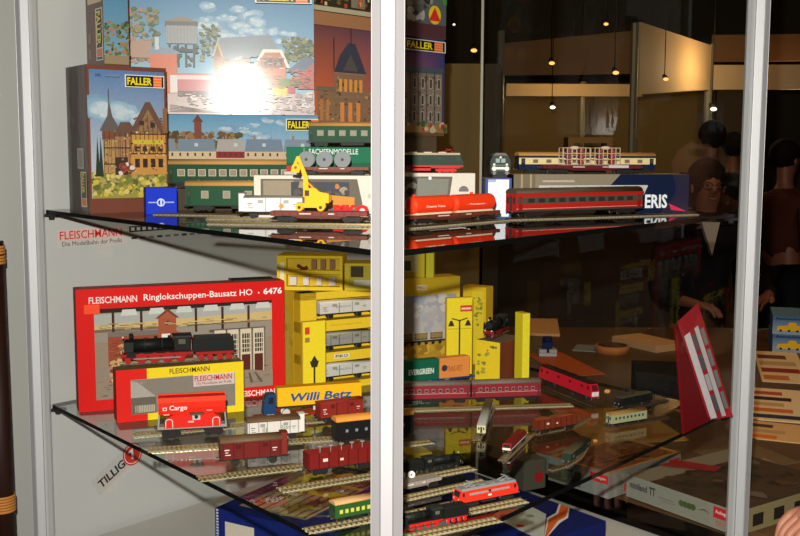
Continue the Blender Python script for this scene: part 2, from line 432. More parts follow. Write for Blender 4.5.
m.rect(.30, .26, .56, .56, (168,120,80)); m.poly([(.28, .52), (.60, .52), (.50, .62), (.38, .62)], RF)
m.rect(.50, .26, .96, .56, (196,140,70)); m.poly([(.48, .54), (.98, .54), (.76, .76), (.70, .76)], RF); m.poly([(.56, .54), (.90, .54), (.73, .71)], TW)
for i in range(9): m.rect(.51+i*.055, .40, .518+i*.055, .56, BK)
for v in (.40, .47, .535): m.rect(.50, v, .96, v+.008, BK)
for i in range(6): m.rect(.17+i*.065, .38, .177+i*.065, .55, BK)
for i in range(5): m.rect(.60+i*.06, .56, .607+i*.06, .56+.11-abs(i-2)*.035, BK)
m.rect(.30, .26, .46, .38, (56,40,34)); m.rect(.53, .47, .92, .50, (200,180,50))
for i in range(4): m.rect(.55+i*.1, .31, .61+i*.1, .37, (50,36,30)); m.rect(.55+i*.1, .42, .61+i*.1, .455, (60,44,38))
for i in range(8): m.rect(.165+i*.045, .27, .170+i*.045, .50, BK)
for v_ in (.33, .44): m.rect(.16, v_, .50, v_+.008, BK)
for i in range(6): m.poly([(.52+i*.07, .40), (.528+i*.07, .40), (.555+i*.07, .47), (.547+i*.07, .47)], BK)
busy(m, 70, .16, .28, .96, .56, .03, .012, [(210,176,120), (190,150,96), (110,70,48), (150,100,64), (226,196,140)])
busy(m, 60, .50, .55, .92, .66, .03, .008, [(120,84,66), (84,56,44), (140,100,80)]); m.rect(.60, .60, .66, .63, (60,44,40)); m.rect(.74, .585, .80, .62, (60,44,40))
m.blobs(12, .35, .27, .5, .33, .03, [(190,60,40), (220,200,190), (110,60,40)], rnd)
m.rect(.90, .55, .96, .72, (140,96,66))
m.text('HO', .07, .92, .018, (40,50,80)); m.rect(.19, .92, .36, .935, (110,130,160))
faller(m, .43, .855, .50, .085)
m.build('printed_front', t, 'gloss')
m = M().plane(.122, Hh, org=(-L/2, .122, 0), right=(0,-1,0))
m.rect(.0, 0, 1, 1, (64,42,32)); m.rect(.82, 0, 1, 1, (94,58,40))
m.blobs(14, .1, .3, .6, .9, .05, [(70,52,40), (54,36,28), (84,60,44)], rnd)
m.rect(.48, .30, .78, .44, (196,186,176))
for i in range(9): m.rect(.52+i*.026, .31, .531+i*.026, .43, (60,50,46))
m.rect(.62, .04, .90, .28, (226,206,150)); m.rect(.65, .10, .87, .27, (26,18,14)); m.rect(.65, .05, .87, .095, (230,110,50))
m.plane(.19*Hh-.01, .016, org=(-L/2, .122*(1-.67), .27*Hh), right=(0,0,-1), up=(0,-1,0)); m.lay = 40
m.text('FALLER', .03, .0, 1, (240,214,40), w=.85, bold=.03)
m.build('printed_side', t, 'gloss')
topU1 = z+Hh
# ---- A: box standing on the villa kit
pl = between(PD(102, 2.17, 1.78), PD(127.5, 2.202, 1.78))
t, L = carton('model_kit_box', 'upper left kit box on the villa box, brown spine with upright FALLER mark', 'box', pl, topU1, .20, .10, [(96,52,36), (80,48,34), (94,50,36)], mat='gloss')
m = M().plane(L, .2); m.rect(0, 0, 1, 1, (96,60,40)); m.grad(.0, .03, .97, 1, (120,160,180), (60,120,160)); m.rect(0, .03, .97, .12, (150,130,100))
m.blobs(90, .0, .12, 1, .46, .025, TREES+[(170,120,90)], rnd); m.build('printed_front', t, 'gloss')
m = M().plane(.10, .2, org=(-L/2, .10, 0), right=(0,-1,0))
m.rect(0, 0, 1, 1, (94,50,36)); m.rect(.12, .66, .90, 1, (214,190,150)); m.rect(.2, .72, .8, 1, (70,90,110)); m.rect(.3, .74, .5, .95, (150,140,120))
m.rect(.56, .07, .95, .60, (232,226,214)); m.rect(.60, .20, .91, .59, (20,16,14)); m.rect(.60, .11, .91, .19, (236,112,50)); m.rect(.60, .08, .91, .105, (20,16,14))
m.rect(.16, .56, .26, .60, (60,70,120)); 
for a, b in ((.1, .2), (.26, .36)): m.rect(.14, a, .28, b, (130,100,84))
m.plane(.075, .024, org=(-L/2, .10*(1-.64), .58*.2), right=(0,0,-1), up=(0,-1,0)); m.lay = 40
m.text('FALLER', .03, .0, 1, (240,214,40), w=.92, bold=.03)
m.build('printed_side', t, 'gloss')
# ---- C + B: station kit on town kit
def dq(px, Z, pxr, Zr, zz): return between(PD(px, Z, zz), PD(pxr, Zr, zz))
pl = dq(142, 2.375, 318, 2.43, Z1)
hC = (EYE+(152.5-117.5)/FPX*2.40)-Z1
t, L = carton('model_kit_box', 'FALLER kit box with row-of-houses picture standing behind the green coaches', 'box', pl, Z1, hC, .035, [(88,60,44), (90,70,60)], mat='gloss')
m = M().plane(L, hC); m.grad(0, 0, 1, 1, (206,214,216), (96,150,184)); clouds(m, 10, .45, .75, .8, .95, .05)
m.blobs(220, .12, .60, .56, .80, .035, [(112,84,56), (134,104,66), (92,84,48), (150,112,70), (84,70,44)], rnd)
m.rect(.30, .66, .34, .92, (126,70,54)); m.poly([(.29, .92), (.35, .92), (.32, 1)], (110,64,52))
m.rect(0, 0, 1, .62, (188,172,140)); m.rect(0, .52, 1, .58, (204,184,150))
for i, (a, b, rc, wc) in enumerate(((.02, .20, (128,136,148), (206,182,146)), (.20, .42, (120,134,150), (206,182,146)), (.42, .58, (170,160,156), (140,44,44)), (.58, .80, (116,130,148), (204,180,148)), (.80, 1.0, (126,138,152), (190,176,150)))):
    m.poly([(a, .60), (b, .60), (b-.012, .735), (a+.012, .735)], rc); m.rect(a, .53, b, .60, wc)
    for k in range(5): m.rect(a+.015+k*(b-a)/5.3, .55, a+.025+k*(b-a)/5.3, .585, (70,56,50))
    m.rect(a+.05, .73, a+.062, .775, (160,120,100)); m.rect(a+.10, .655, a+.12, .69, (190,196,200))
m.rect(0, .0, 1, .5, (150,140,90))
faller(m, .815, .83, .20, .13); m.build('printed_front', t, 'card')
pl = dq(129, 2.362, 313, 2.421, 1.7); zB = Z1+hC
t, L = carton('model_kit_box', 'large FALLER kit box with water tower and station picture under blue sky', 'box', pl, zB, .32, .034, [(90,110,120), (90,80,70)], mat='gloss')
hB = .32; v = lambda py: ((152.5-py)/FPX*2.39+EYE-zB)/hB
u = lambda px: (px-129)/184
m = M().plane(L, hB); m.grad(0, 0, 1, 1, (150,196,214), (40,100,150)); clouds(m, 16, u(195), v(45), u(250), v(8), .05); clouds(m, 8, u(245), v(45), u(280), v(20), .04); clouds(m, 6, u(275), v(52), u(310), v(38), .03)
m.rect(0, 0, 1, v(96), (196,170,166)); m.rect(0, 0, .42, v(106), (196,176,172))
m.blobs(150, u(129), v(68), u(158), v(18), .02, TREES+[(176,118,88)], rnd); m.blobs(70, u(200), v(66), u(218), v(32), .016, TREES, rnd); m.blobs(140, u(280), v(66), u(311), v(42), .018, TREES, rnd)
m.rect(u(129), v(64), u(152), v(48), (170,130,110))
m.rect(u(166), v(50), u(196), v(30), (150,150,152)); m.rect(u(165), v(33), u(197), v(29), (96,92,92)); m.poly([(u(164), v(29)), (u(198), v(29)), (u(181), v(24))], (140,120,104))
for k in range(9): m.rect(u(167+k*3.3), v(49), u(167.4+k*3.3), v(33), (120,120,124))
for k in range(4): m.poly([(u(168+k*8), v(50)), (u(170+k*8), v(50)), (u(171+k*7.5), v(72)), (u(169+k*7.5), v(72))], (44,40,34))
m.rect(u(167), v(58), u(196), v(55), (44,40,34)); m.blobs(14, u(166), v(72), u(198), v(52), .02, [(50,52,36), (66,64,44)], rnd)
m.rect(u(150), v(97), u(176), v(60), (206,102,60)); m.rect(u(169), v(97), u(176), v(80), (220,210,204)); m.poly([(u(146), v(60)), (u(182), v(60)), (u(170), v(54)), (u(152), v(54))], (120,140,160)); m.rect(u(155), v(56), u(159), v(44), (190,196,200))
m.rect(u(176), v(96), u(215), v(78), (190,104,104)); m.rect(u(176), v(84), u(215), v(80), (226,190,186)); m.rect(u(176), v(100), u(218), v(95), (90,70,66))
m.rect(u(212), v(80), u(248), v(60), (170,120,90)); m.poly([(u(211), v(62)), (u(255), v(62)), (u(262), v(48)), (u(218), v(46))], (130,134,142)); m.poly([(u(210), v(62)), (u(222), v(62)), (u(216), v(46))], (190,160,120)); m.poly([(u(212.5), v(62)), (u(219.5), v(62)), (u(216), v(51))], (130,100,76))
m.poly([(u(218), v(44)), (u(268), v(40)), (u(278), v(56)), (u(240), v(64)), (u(225), v(64))], (126,132,142))
m.rect(u(252), v(92), u(284), v(72), (196,120,84)); m.poly([(u(250), v(72)), (u(288), v(72)), (u(280), v(54)), (u(261), v(54))], (226,216,200)); m.poly([(u(253), v(72)), (u(285), v(72)), (u(278), v(57)), (u(263), v(57))], (182,112,78)); m.rect(u(258), v(72), u(282), v(62), (150,92,70))
for k in range(4): m.rect(u(262+k*5), v(70), u(265+k*5), v(63), (80,70,70))
m.rect(u(252), v(79), u(283), v(73), (214,120,84)); m.poly([(u(284), v(76)), (u(300), v(62)), (u(312.5), v(62)), (u(312.5), v(76))], (92,104,130)); m.poly([(u(297), v(92)), (u(297), v(80)), (u(312), v(66)), (u(312.5), v(92))], (180,84,70))
m.rect(u(276), v(90), u(298), v(82), (120,130,60)); m.rect(u(270), v(101), u(285), v(91), (222,190,60)); m.rect(u(286), v(96), u(293), v(90), (190,50,50))
m.blobs(30, u(270), v(116), u(312), v(96), .025, [(180,160,160), (150,140,144), (214,200,196)], rnd); m.blobs(14, u(176), v(106), u(210), v(98), .02, [(120,100,96), (220,200,196)], rnd)
for k in range(5): m.poly([(u(168), v(108+k*1.6)), (u(230), v(116.8-k*.5)), (u(230), v(117.2-k*.5)), (u(168), v(108.5+k*1.6))], (150,130,126))
busy(m, 120, u(212), v(92), u(284), v(60), .03, .012, [(150,110,84), (196,160,130), (110,80,66), (210,190,170), (120,120,126)])
busy(m, 60, u(286), v(92), u(312), v(72), .03, .012, [(150,70,60), (196,110,90), (90,80,80)])
busy(m, 90, u(176), v(114), u(312), v(96), .03, .006, [(226,214,210), (150,130,126), (180,160,156), (236,226,222)])
faller(m, u(253.5), v(10.5), .305, (12/184*L)/hB); m.build('printed_front', t, 'gloss')
t['category'] = 'box'; t.rotation_euler[0] = math.radians(1.6)
# ---- D and E: long station boxes parallel to the rear panel
pl = dq(314, 2.46, 443, 2.80, 0); zD = EYE+.040; hD = .25
t, L = carton('storage_box', 'plain brown carton standing between the green coaches and rear panel', 'box', dq(322, 2.50, 436, 2.80, Z1), Z1, zD-Z1, .08, [(96,80,62)])
t, L = carton('model_kit_box', 'long FALLER kit box with big station at orange and violet dusk', 'box', pl, zD, hD, .07, [(88,50,44), (80,50,40), (40,60,80)], mat='gloss')
def ud(px):
    a = PD(314, 2.46, 0); b = PD(443, 2.80, 0); x = (px-400)/FPX; dz = PD(400, 2, 0)
    k = cp*x; return (a.x-a.y*k)/((a.x-b.x)-(a.y-b.y)*k)
m = M().plane(L, hD)
m.poly([(0,0),(.5,0),(.5,1),(0,1)], None, [(240,120,56), (190,104,90), (104,74,92), (120,74,76)]); m.poly([(.5,0),(1,0),(1,1),(.5,1)], None, [(180,100,96), (66,72,124), (48,52,110), (104,74,92)])
m.rect(0, 0, 1, .10, (120,90,60))
m.rect(.02, .06, .6, .42, (150,116,88)); busy(m, 90, .02, .08, .6, .42, .03, .03, [(120,90,70), (176,140,110), (90,66,54), (200,150,110)]); m.rect(ud(333), .06, ud(362), .58, (146,114,90)); busy(m, 50, ud(333), .08, ud(362), .56, .02, .03, [(120,90,70), (176,140,110), (96,74,60)]); m.poly([(ud(332), .58), (ud(364), .58), (ud(358), .74), (ud(353), .86), (ud(346), .86), (ud(338), .74)], (66,66,82))
m.rect(ud(348.5), .84, ud(349.3), 1, (40,36,40)); m.rect(ud(331.5), .6, ud(332.4), .9, (40,36,40)); m.poly([(ud(341), .6), (ud(356), .6), (ud(348.5), .76)], (92,84,84))
for k in range(5): m.rect(ud(337+k*5), .40, ud(340+k*5), .52, (236,160,70))
for k in range(3): m.rect(ud(338+k*8), .10, ud(342+k*8), .30, (232,150,80))
for r in (.34, .56): m.rect(ud(332), r, ud(363), r+.02, (150,120,90))
for px in (318, 324): m.rect(ud(px), .12, ud(px+3), .32, (196,130,80))
m.rect(ud(314), .40, ud(333), .44, (130,110,90))
m.rect(ud(400), .06, .97, .66, (136,120,108)); busy(m, 80, ud(400), .08, .97, .64, .02, .03, [(110,96,88), (160,144,130), (84,72,70)]); m.rect(ud(400), .64, .97, .70, (70,84,96))
for r in range(3):
    for k in range(4): m.rect(ud(409+k*8), .14+r*.17, ud(412.5+k*8), .25+r*.17, (176,160,140)); m.rect(ud(409.8+k*8), .15+r*.17, ud(411.8+k*8), .24+r*.17, (60,56,56))
for k in range(5): m.rect(ud(406+k*8), .08, ud(406.7+k*8), .66, (60,54,52))
m.rect(.56, .03, 1, .12, (150,120,70)); m.blobs(12, .6, .04, .98, .12, .05, [(60,90,60), (200,180,150), (170,60,50)], rnd)
faller(m, ud(400), .86, .98-ud(400), .115); m.build('printed_front', t, 'gloss')
zE = zD+hD
t, L = carton('model_kit_box', 'topmost long kit box with dim street scene, above the dusk station box', 'box', dq(313, 2.445, 443, 2.79, 0), zE, .22, .07, [(88,56,40), (80,50,40), (50,60,50)], mat='gloss')
m = M().plane(L, .22); m.rect(0, 0, 1, 1, (170,120,84)); m.rect(0, .14, .62, 1, (56,50,36)); m.rect(0, .15, .62, .20, (190,180,150))
m.blobs(70, .0, .22, .60, .95, .05, [(70,56,34), (34,32,26), (120,90,50), (60,70,60)], rnd)
m.rect(.26, .22, .36, .75, (130,126,110)); m.rect(.28, .4, .34, .6, (70,70,66))
busy(m, 26, .01, .2, .6, .36, .02, .05, [(220,160,70), (200,70,50), (220,200,150), (110,90,60)])
m.rect(.64, .0, 1, .16, (84,48,56)); m.rect(.64, .16, 1, 1, (86,96,92)); m.blobs(40, .66, .2, .88, .95, .06, [(60,56,56), (150,146,140), (40,40,44), (110,104,100)], rnd)
m.rect(.80, .55, .92, .75, (220,80,40)); m.poly([(.97,.4), (1,.4), (1,1), (.9,.95)], (70,140,60)); m.rect(.92, .5, .98, .8, (80,150,160)); m.circ(.90, .27, .11, (228,196,40)); m.poly([(.85,.2), (.95,.2), (.90,.36)], (210,50,36)); m.blobs(10, .68, .18, .8, .3, .05, [(200,200,200), (170,170,170)], rnd)
m.build('printed_front', t, 'gloss')
# ---- risers and boxes among the upper models
zR1 = Z1+.063
t, L = carton('display_riser', 'low brown carton under the rear green coach of the upper shelf', 'box', dq(176, 2.215, 300, 2.235, 0), Z1, .047, .10, [(70,58,44)])
t, L = carton('display_riser', 'white carton under the SACHSENMODELLE box', 'box', dq(284, 2.14, 384, 2.14, 0), Z1, .086, .10, [(206,196,176)])
t, L = carton('model_train_box', 'long green SACHSENMODELLE model box', 'box', dq(286.5, 2.14, 398, 2.14, 0), Z1+.086, .050, .09, [(30,108,78), (40,100,76), (30,96,76)])
m = M().plane(L, .05); m.rect(.0, 0, 1, .36, (30,90,66)); m.rect(.155, .3, .16, .96, (150,190,170)); m.rect(0, 0, .10, .22, (196,60,44)); m.text('SACHSENMODELLE', .20, .70, .22, (224,232,222), w=.44, bold=.01); m.build('printed_front', t, 'card')
zS = Z1+.136
# PIKO boxes
hP = .0815
def window_box(label, pl, z, h, d, piko_logo, arch):
    t = thing('model_train_box', label, 'box', pl, z); L = pl[2]
    m = M(); m.box(-L/2, L/2, .003, d, 0, h, (214,206,194)); m.build('carton', t, 'card', bevel=.001)
    m = M().plane(L, h); m.rect(0, 0, 1, 1, (218,208,196))
    m.poly([(.05,.30),(.78,.06),(.82,.35),(.78,.92),(.05,.92)] if piko_logo else [(0,0),(.68,0),(.74,.92),(0,.92)], (106,96,86))
    cols = [(130,118,104), (74,70,66), (154,140,120), (90,84,80), (60,56,54)]
    if piko_logo:
        m.rect(.07, .40, .30, .88, (150,136,116)); m.rect(.28, .35, .72, .85, (70,72,80)); m.blobs(30, .3, .3, .75, .8, .1, cols+[(190,120,70)], rnd); m.poly([(.55,.30),(.76,.22),(.76,.5),(.55,.56)], (206,140,60))
        m.text('PIKO', .60, .05, .28, (214,36,38), w=.27, bold=.07); m.rect(.86, .48, .94, .58, (190,184,170))
    else:
        m.rect(.02, .05, .22, .90, (80,78,72)); m.blobs(20, .02, .1, .3, .85, .12, cols, rnd); m.poly([(.30,.05),(.66,.05),(.70,.86),(.34,.88)], (128,126,116)); m.circ(.48, .88, .04, (240,240,230))
        m.circ(.87, .58, .12, (120,110,110), sy=1); m.rect(.80, .44, .94, .56, (218,208,196))
        for k in range(4): m.rect(.815+k*.032, .56, .828+k*.032, .60, (110,104,104))
    m.build('printed_front', t, 'card'); return t
window_box('white PIKO model box with dark picture behind the yellow excavator', dq(254, 1.98, 386, 1.98, 0), Z1, hP, .07, True, False)
window_box('pale model box with grey picture and small arch emblem under the green electric locomotive', dq(388, 2.12, 474.5, 2.12, 0), Z1, .084, .08, False, True)
pl = dq(485, 2.03, 511, 2.03, 0)
t, L = carton('model_train_box', 'upright white box with blue edges beneath the front-on grey locomotive', 'box', pl, Z1, .0765, .10, [(56,72,120), (190,160,120)])
m = M().plane(L, .0765); m.rect(0, 0, 1, 1, (60,80,140)); m.rect(.10, .03, .90, .97, (228,232,244)); m.rect(.10, .9, .4, .97, (160,170,190)); m.build('printed_front', t, 'card')
pl = dq(513, 2.16, 688, 2.235, 0)
hE = .0815
t, L = carton('model_train_box', 'long beige and dark blue box lettered ERIS behind the red coach', 'box', pl, Z1, hE, .10, [(120,108,88), (176,150,110), (8,14,30)])
m = M().plane(L, hE); m.rect(0, 0, 1, 1, (136,124,104)); m.rect(.0, .0, .12, 1, (120,106,84)); m.rect(.04, 0, .05, 1, (170,150,120)); m.rect(.09, 0, .10, 1, (170,150,120))
m.poly([(.50,0),(1,0),(1,1),(.60,1),(.50,.5)], (12,26,56)); m.poly([(.30,.1),(.70,.1),(.76,.70),(.14,.70),(.20,.56),(.70,.5)], (184,180,176)); m.poly([(.45,0),(.72,0),(.74,.6),(.45,.58)], (12,26,56))
m.poly([(.14,.55),(.735,.55),(.76,.72),(.14,.72)], (190,186,184))
m.rect(.16, .80, .34, .85, (180,170,150)); m.text('ERIS', .745, .12, .36, (232,236,240), w=.13, bold=.03); m.poly([(.885,.24),(.99,.03),(.90,.07)], (214,40,90)); m.build('printed_front', t, 'card')
# small blue box
pl = dq(145.5, 2.07, 177, 2.09, 0)
t, L = carton('locomotive_box', 'small bright blue box with white emblem beside the villa kit box', 'box', pl, Z1, .054, .045, [(14,40,170), (30,60,180), (10,34,150)])
m = M().plane(L, .054); m.rect(.02, .02, .98, .98, (16,48,190)); m.circ(.48, .45, .15, (200,210,235)); m.circ(.48, .45, .10, (16,48,190)); m.rect(.46, .33, .52, .57, (200,210,235)); m.rect(.08, .43, .36, .48, (150,165,215)); m.rect(.60, .43, .9, .48, (150,165,215)); m.build('printed_front', t, 'card')

# ================================================================ lower shelf boxes
def onp(*a): return on(*a, Z2)
# L1 roundhouse kit
pl = onp(79, 412.5, 285, 394); L = pl[2]
zl = PD(78, 2.13, 0)
c = pl[0]; dist = c.y; hL1 = 118*dist/FPX*1.03
t, L = carton('model_kit_box', 'big red FLEISCHMANN roundhouse kit box standing on the lower shelf', 'box', pl, Z2, hL1, .05, [(170,26,24), (150,64,60), (150,24,22)], mat='card')
m = M().plane(L, hL1); R = (218,28,24)
m.rect(0, 0, 1, 1, R); m.rect(.08, .09, .935, .835, (150,132,112))
a0, a1 = .08, .935
m.poly([(a0,.80),(a1,.80),(a1,.835),(a0,.835)], (44,34,28))
m.poly([(a0,.70),(a1,.74),(a1,.81),(a0,.79)], (172,172,166)); m.poly([(a0,.66),(a1,.66),(a1,.74),(a0,.70)], (206,178,120)); m.rect(a0, .64, a1, .665, (120,100,80)); m.poly([(a0,.56),(a1,.52),(a1,.66),(a0,.64)], (152,140,128))
for k in range(6): m.rect(.16+k*.13, .60, .172+k*.13, .80, (70,40,30)); m.poly([(.20+k*.13,.77),(.28+k*.13,.77),(.27+k*.13,.82),(.21+k*.13,.82)], (204,204,198))
m.rect(.14, .36, .42, .62, (152,72,50)); m.rect(.14, .60, .45, .64, (120,110,104)); m.rect(.20, .40, .28, .54, (150,130,110))
m.rect(.375, .45, .46, .74, (166,84,56)); m.poly([(.36,.73),(.475,.73),(.42,.81)], (120,60,44)); m.poly([(.375,.73),(.46,.73),(.42,.785)], (170,90,60)); m.rect(.39, .56, .43, .60, (230,230,226)); m.circ(.42, .69, .018, (70,50,44))
m.poly([(.46,.50),(.55,.50),(.55,.56),(.46,.62)], (170,90,60))
m.rect(.64, .2, .90, .60, (120,104,90)); m.rect(.62, .585, .90, .61, (96,84,78))
for k in range(4):
    uu = .645+k*.064; m.rect(uu, .20, uu+.055, .60, (214,200,176)); m.rect(uu+.006, .40, uu+.049, .56, (70,60,56))
    for i in range(4): m.rect(uu+.006+.012*i, .40, uu+.009+.012*i, .56, (214,200,176))
    for j in range(3): m.rect(uu+.006, .43+.04*j, uu+.049, .437+.04*j, (214,200,176))
    m.rect(uu+.006, .22, uu+.049, .38, (92,40,34))
m.poly([(.55,.50),(.60,.55),(.60,.28),(.55,.2)], (222,214,204))
m.poly([(a0,.09),(a1,.09),(a1,.22),(.5,.30),(a0,.36)], (148,132,116))
for k in range(6): m.poly([(.62+k*.05,.13),(.635+k*.05,.13),(.70+k*.03,.22),(.69+k*.03,.22)], (104,84,72))
m.blobs(24, .15, .22, .28, .40, .035, [(176,60,48), (196,160,110), (120,60,50), (220,190,140)], rnd); m.blobs(8, .18, .40, .26, .56, .04, [(206,170,116), (196,150,100)], rnd)
m.circ(.235, .29, .035, (150,40,40)); m.circ(.235, .29, .022, (200,150,110)); m.circ(.31, .26, .035, (150,40,40)); m.circ(.31, .26, .022, (200,150,110))
m.rect(.035, .80, .105, .875, (250,80,44)); busy(m, 90, a0, .12, a1, .3, .03, .008, [(160,144,126), (128,112,98), (110,92,80)]); busy(m, 60, .14, .38, .44, .6, .03, .012, [(164,84,60), (136,62,44), (176,100,74)]); busy(m, 50, a0, .66, a1, .72, .05, .008, [(220,196,140), (150,130,100), (186,160,110)])
m.text('FLEISCHMANN', .055, .885, .055, (246,226,220), w=.22, bold=.015); m.text('Ringlokschuppen-Bausatz HO', .305, .875, .07, (250,242,238), w=.525, bold=.012); m.circ(.862, .91, .007, (250,242,238)); m.text('6476', .885, .892, .055, (250,242,238), w=.095, bold=.03)
m.text('FLEISCHMANN', .745, .02, .05, (246,232,228), w=.22, bold=.015)
m.build('printed_front', t, 'card')
m = M().plane(L, .05, org=(-L/2, 0, hL1), up=(0,1,0)); m.rect(.02, .1, .98, .9, (168,86,80)); m.text('FLEISCHMANN Ringlokschuppen', .2, .3, .3, (206,170,160), w=.5); m.build('printed_top', t, 'card')
# L2 small Fleischmann box
pl = onp(117, 423, 244, 411); L = pl[2]; hL2 = 53*pl[0].y/FPX
t, L = carton('locomotive_box', 'red and yellow FLEISCHMANN window box under the black steam locomotive', 'box', pl, Z2, hL2, .045, [(222,190,40), (120,96,60), (180,30,24)])
m = M().plane(L, hL2); m.rect(0, 0, .235, 1, (222,34,26)); m.rect(.235, 0, 1, 1, (240,208,36)); m.rect(.11, .13, .93, .80, (150,142,132)); m.rect(.11, .13, .30, .45, (120,110,100)); m.poly([(.11,.45),(.30,.45),(.16,.75),(.11,.78)], (190,182,174))
m.text('FLEISCHMANN', .41, .86, .10, (60,44,30), w=.315, bold=.012)
m.rect(.595, .57, .925, .80, (236,210,206)); m.text('FLEISCHMANN', .605, .67, .11, (206,50,56), w=.30, bold=.015); m.text('Die Modellbahn der Profis', .62, .60, .05, (90,60,60), w=.28)
for k in range(12): m.rect(.14+k*.013, .16, .148+k*.013, .30, (190,180,160))
m.build('printed_front', t, 'card')
m = M(); m.add([(-L*.39,-.0006,hL2*.14),(L*.43,-.0006,hL2*.14),(L*.43,-.0006,hL2*.79),(-L*.39,-.0006,hL2*.79)], [(0,1,2,3)], (255,255,255)); m.build('clear_window', t, 'clear')
topL2 = (pl, Z2+hL2)
# L5 big yellow wagon set
YL = (236,198,46); YD = (206,164,36)
pl = onp(301, 394, 378, 384); L = pl[2]; h5 = 101*pl[0].y/FPX
t = thing('wagon_set_box', 'large yellow window box holding three pale wagons, behind the yellow truck', 'box', pl, Z2)
d5 = .11
m = M(); m.box(-L/2, L/2, .036, d5, 0, h5, YL, top=(190,168,90), side=(222,180,40))
for a, b in ((0, .07), (.285, .385), (.60, .71), (.925, 1)): m.box(-L/2, L/2, 0, .036, h5*a, h5*b, YL, top=(180,150,50), side=(222,180,40))
for s in (0, 1): m.box(-L/2 if s == 0 else L/2-.004, -L/2+.20*L if s == 0 else L/2, 0, .036, 0, h5, YL, side=(222,180,40))
m.build('carton', t, 'card', bevel=.0008)
m = M().plane(L, h5); m.text('Güterwagen-Set', .38, .645, .025, (190,140,20), w=.4); m.build('printed_title', t, 'card')
m = M().plane(L, h5); m.rect(.42, .315, .62, .36, (230,220,190)); m.text('PIKO', .44, .322, .03, (60,50,40), w=.16, bold=.02); m.build('printed_label', t, 'card')
m = M().plane(d5, h5, org=(-L/2, d5, 0), right=(0,-1,0)); m.rect(.2, .1, .5, .8, (214,184,70)); m.blobs(14, .2, .4, .6, .85, .05, [(206,176,60), (190,160,50)], rnd); m.build('printed_side', t, 'card')
set_box = (pl, L, h5)
# L6 lamp box left, L10 right
def lamp_box(label, pl, h, d, two):
    t, L = carton('street_lamp_box', label, 'box', pl, Z2, h, d, [(222,190,46), (200,170,50), (206,170,40)])
    m = M().plane(L, h); m.rect(.03, .01, .97, .99, (240,214,44)); K = (56,50,40)
    m.rect(.05, .60, .95, .61, (200,170,40)) if two else None
    if two:
        m.rect(.47, .03, .53, .72, K); m.poly([(.2,.73),(.5,.70),(.8,.73),(.8,.745),(.5,.715),(.2,.745)], K)
        for u_ in (.18, .82): m.poly([(u_-.12,.64),(u_+.12,.64),(u_+.04,.71),(u_-.04,.71)], K)
        m.rect(.52, .82, .97, .90, (220,70,50)); m.rect(.56, .845, .93, .87, (240,200,180))
    else:
        m.rect(.46, .03, .54, .42, K); m.poly([(.30,.50),(.70,.50),(.62,.42),(.38,.42)], K); m.poly([(.36,.50),(.64,.50),(.5,.57)], K); m.rect(.1, .84, .3, .93, (206,70,50)); m.rect(.1, .74, .3, .80, (150,130,60))
        m.circ(.5, .05, .06, K)
    m.build('printed_front', t, 'card')
def hgt(pl, px): return px*pl[0].y/FPX
pl = onp(303, 402, 326, 399); lamp_box('slim yellow street lamp box leaning before the big yellow set box', pl, hgt(pl, 82), .012, False)
# L7 upper yellow boxes on the set box
z7 = Z2+h5
pc = set_box[0]
def top_pl(pxl, pxr, Z, Zr): return dq(pxl, Z, pxr, Zr, 0)
Z5 = pc[0].y
t = thing('building_kit_box', 'yellow window box with white wagons lying on the big set box', 'box', top_pl(276, 342, Z5+.01, Z5+.0), z7); L7 = top_pl(276, 342, Z5+.01, Z5)[2]
h7 = .080; m = M(); m.box(-L7/2, L7/2, .02, .09, 0, h7, (214,180,50)); m.box(-L7/2, -L7/2+.022, 0, .02, 0, h7, YL); m.box(L7/2-.006, L7/2, 0, .02, 0, h7, YL)
for a, b in ((0, .1), (.47, .58), (.93, 1)): m.box(-L7/2+.022, L7/2-.006, 0, .02, h7*a, h7*b, YL)
m.build('carton', t, 'card')
m = M().plane(L7, h7); m.rect(.05, .15, .11, .8, (236,226,180)); m.build('printed_front', t, 'card')
m = M()
for k, (c_, w_) in enumerate((((226,214,196), .02), ((226,214,196), .016), ((220,208,190), .014), ((214,204,188), .02))): x = -L7*.26+k*L7*.2; m.box(x-w_*.4, x+w_*.4, .004, .018, h7*.14, h7*.38, c_)
m.build('white_parts', t, 'plastic')
m = M(); m.tube([(-L7*.2+i*.006, .01, h7*.66+.004*math.cos(i*1.2)) for i in range(5)], .004, (120,40,30)); 
for k in range(3): x = L7*.06+k*L7*.14; m.box(x-.006, x+.006, .004, .016, h7*.62, h7*.88, (150,104,70))
m.build('brown_parts', t, 'plastic')
t, L = carton('building_kit_box', 'small yellow box with dark picture beside the post on the big set box', 'box', top_pl(344, 376, Z5-.002, Z5-.004), z7, .064, .08, [(214,186,50), (200,176,60)])
m = M().plane(L, .064); m.rect(.15, .12, .95, .92, (190,170,60)); m.rect(.2, .5, .6, .9, (70,60,40)); m.rect(.3, .2, .9, .4, (206,200,180)); m.build('printed_front', t, 'card')
# black sheet on top of red box
m = M(); m.box(0, .098, 0, .05, 0, .003, (60,54,48)); q = m.build('card_sheet', mat='card'); ppt = onp(79, 412.5, 285, 394)
q.location = PD(232, ppt[0].y+.055, 0)*1; q.location.z = Z2+hL1; q.rotation_euler = (0,0,ppt[1]); 
tag(q, 'thin dark card sheet lying on top of the red roundhouse box', 'card')
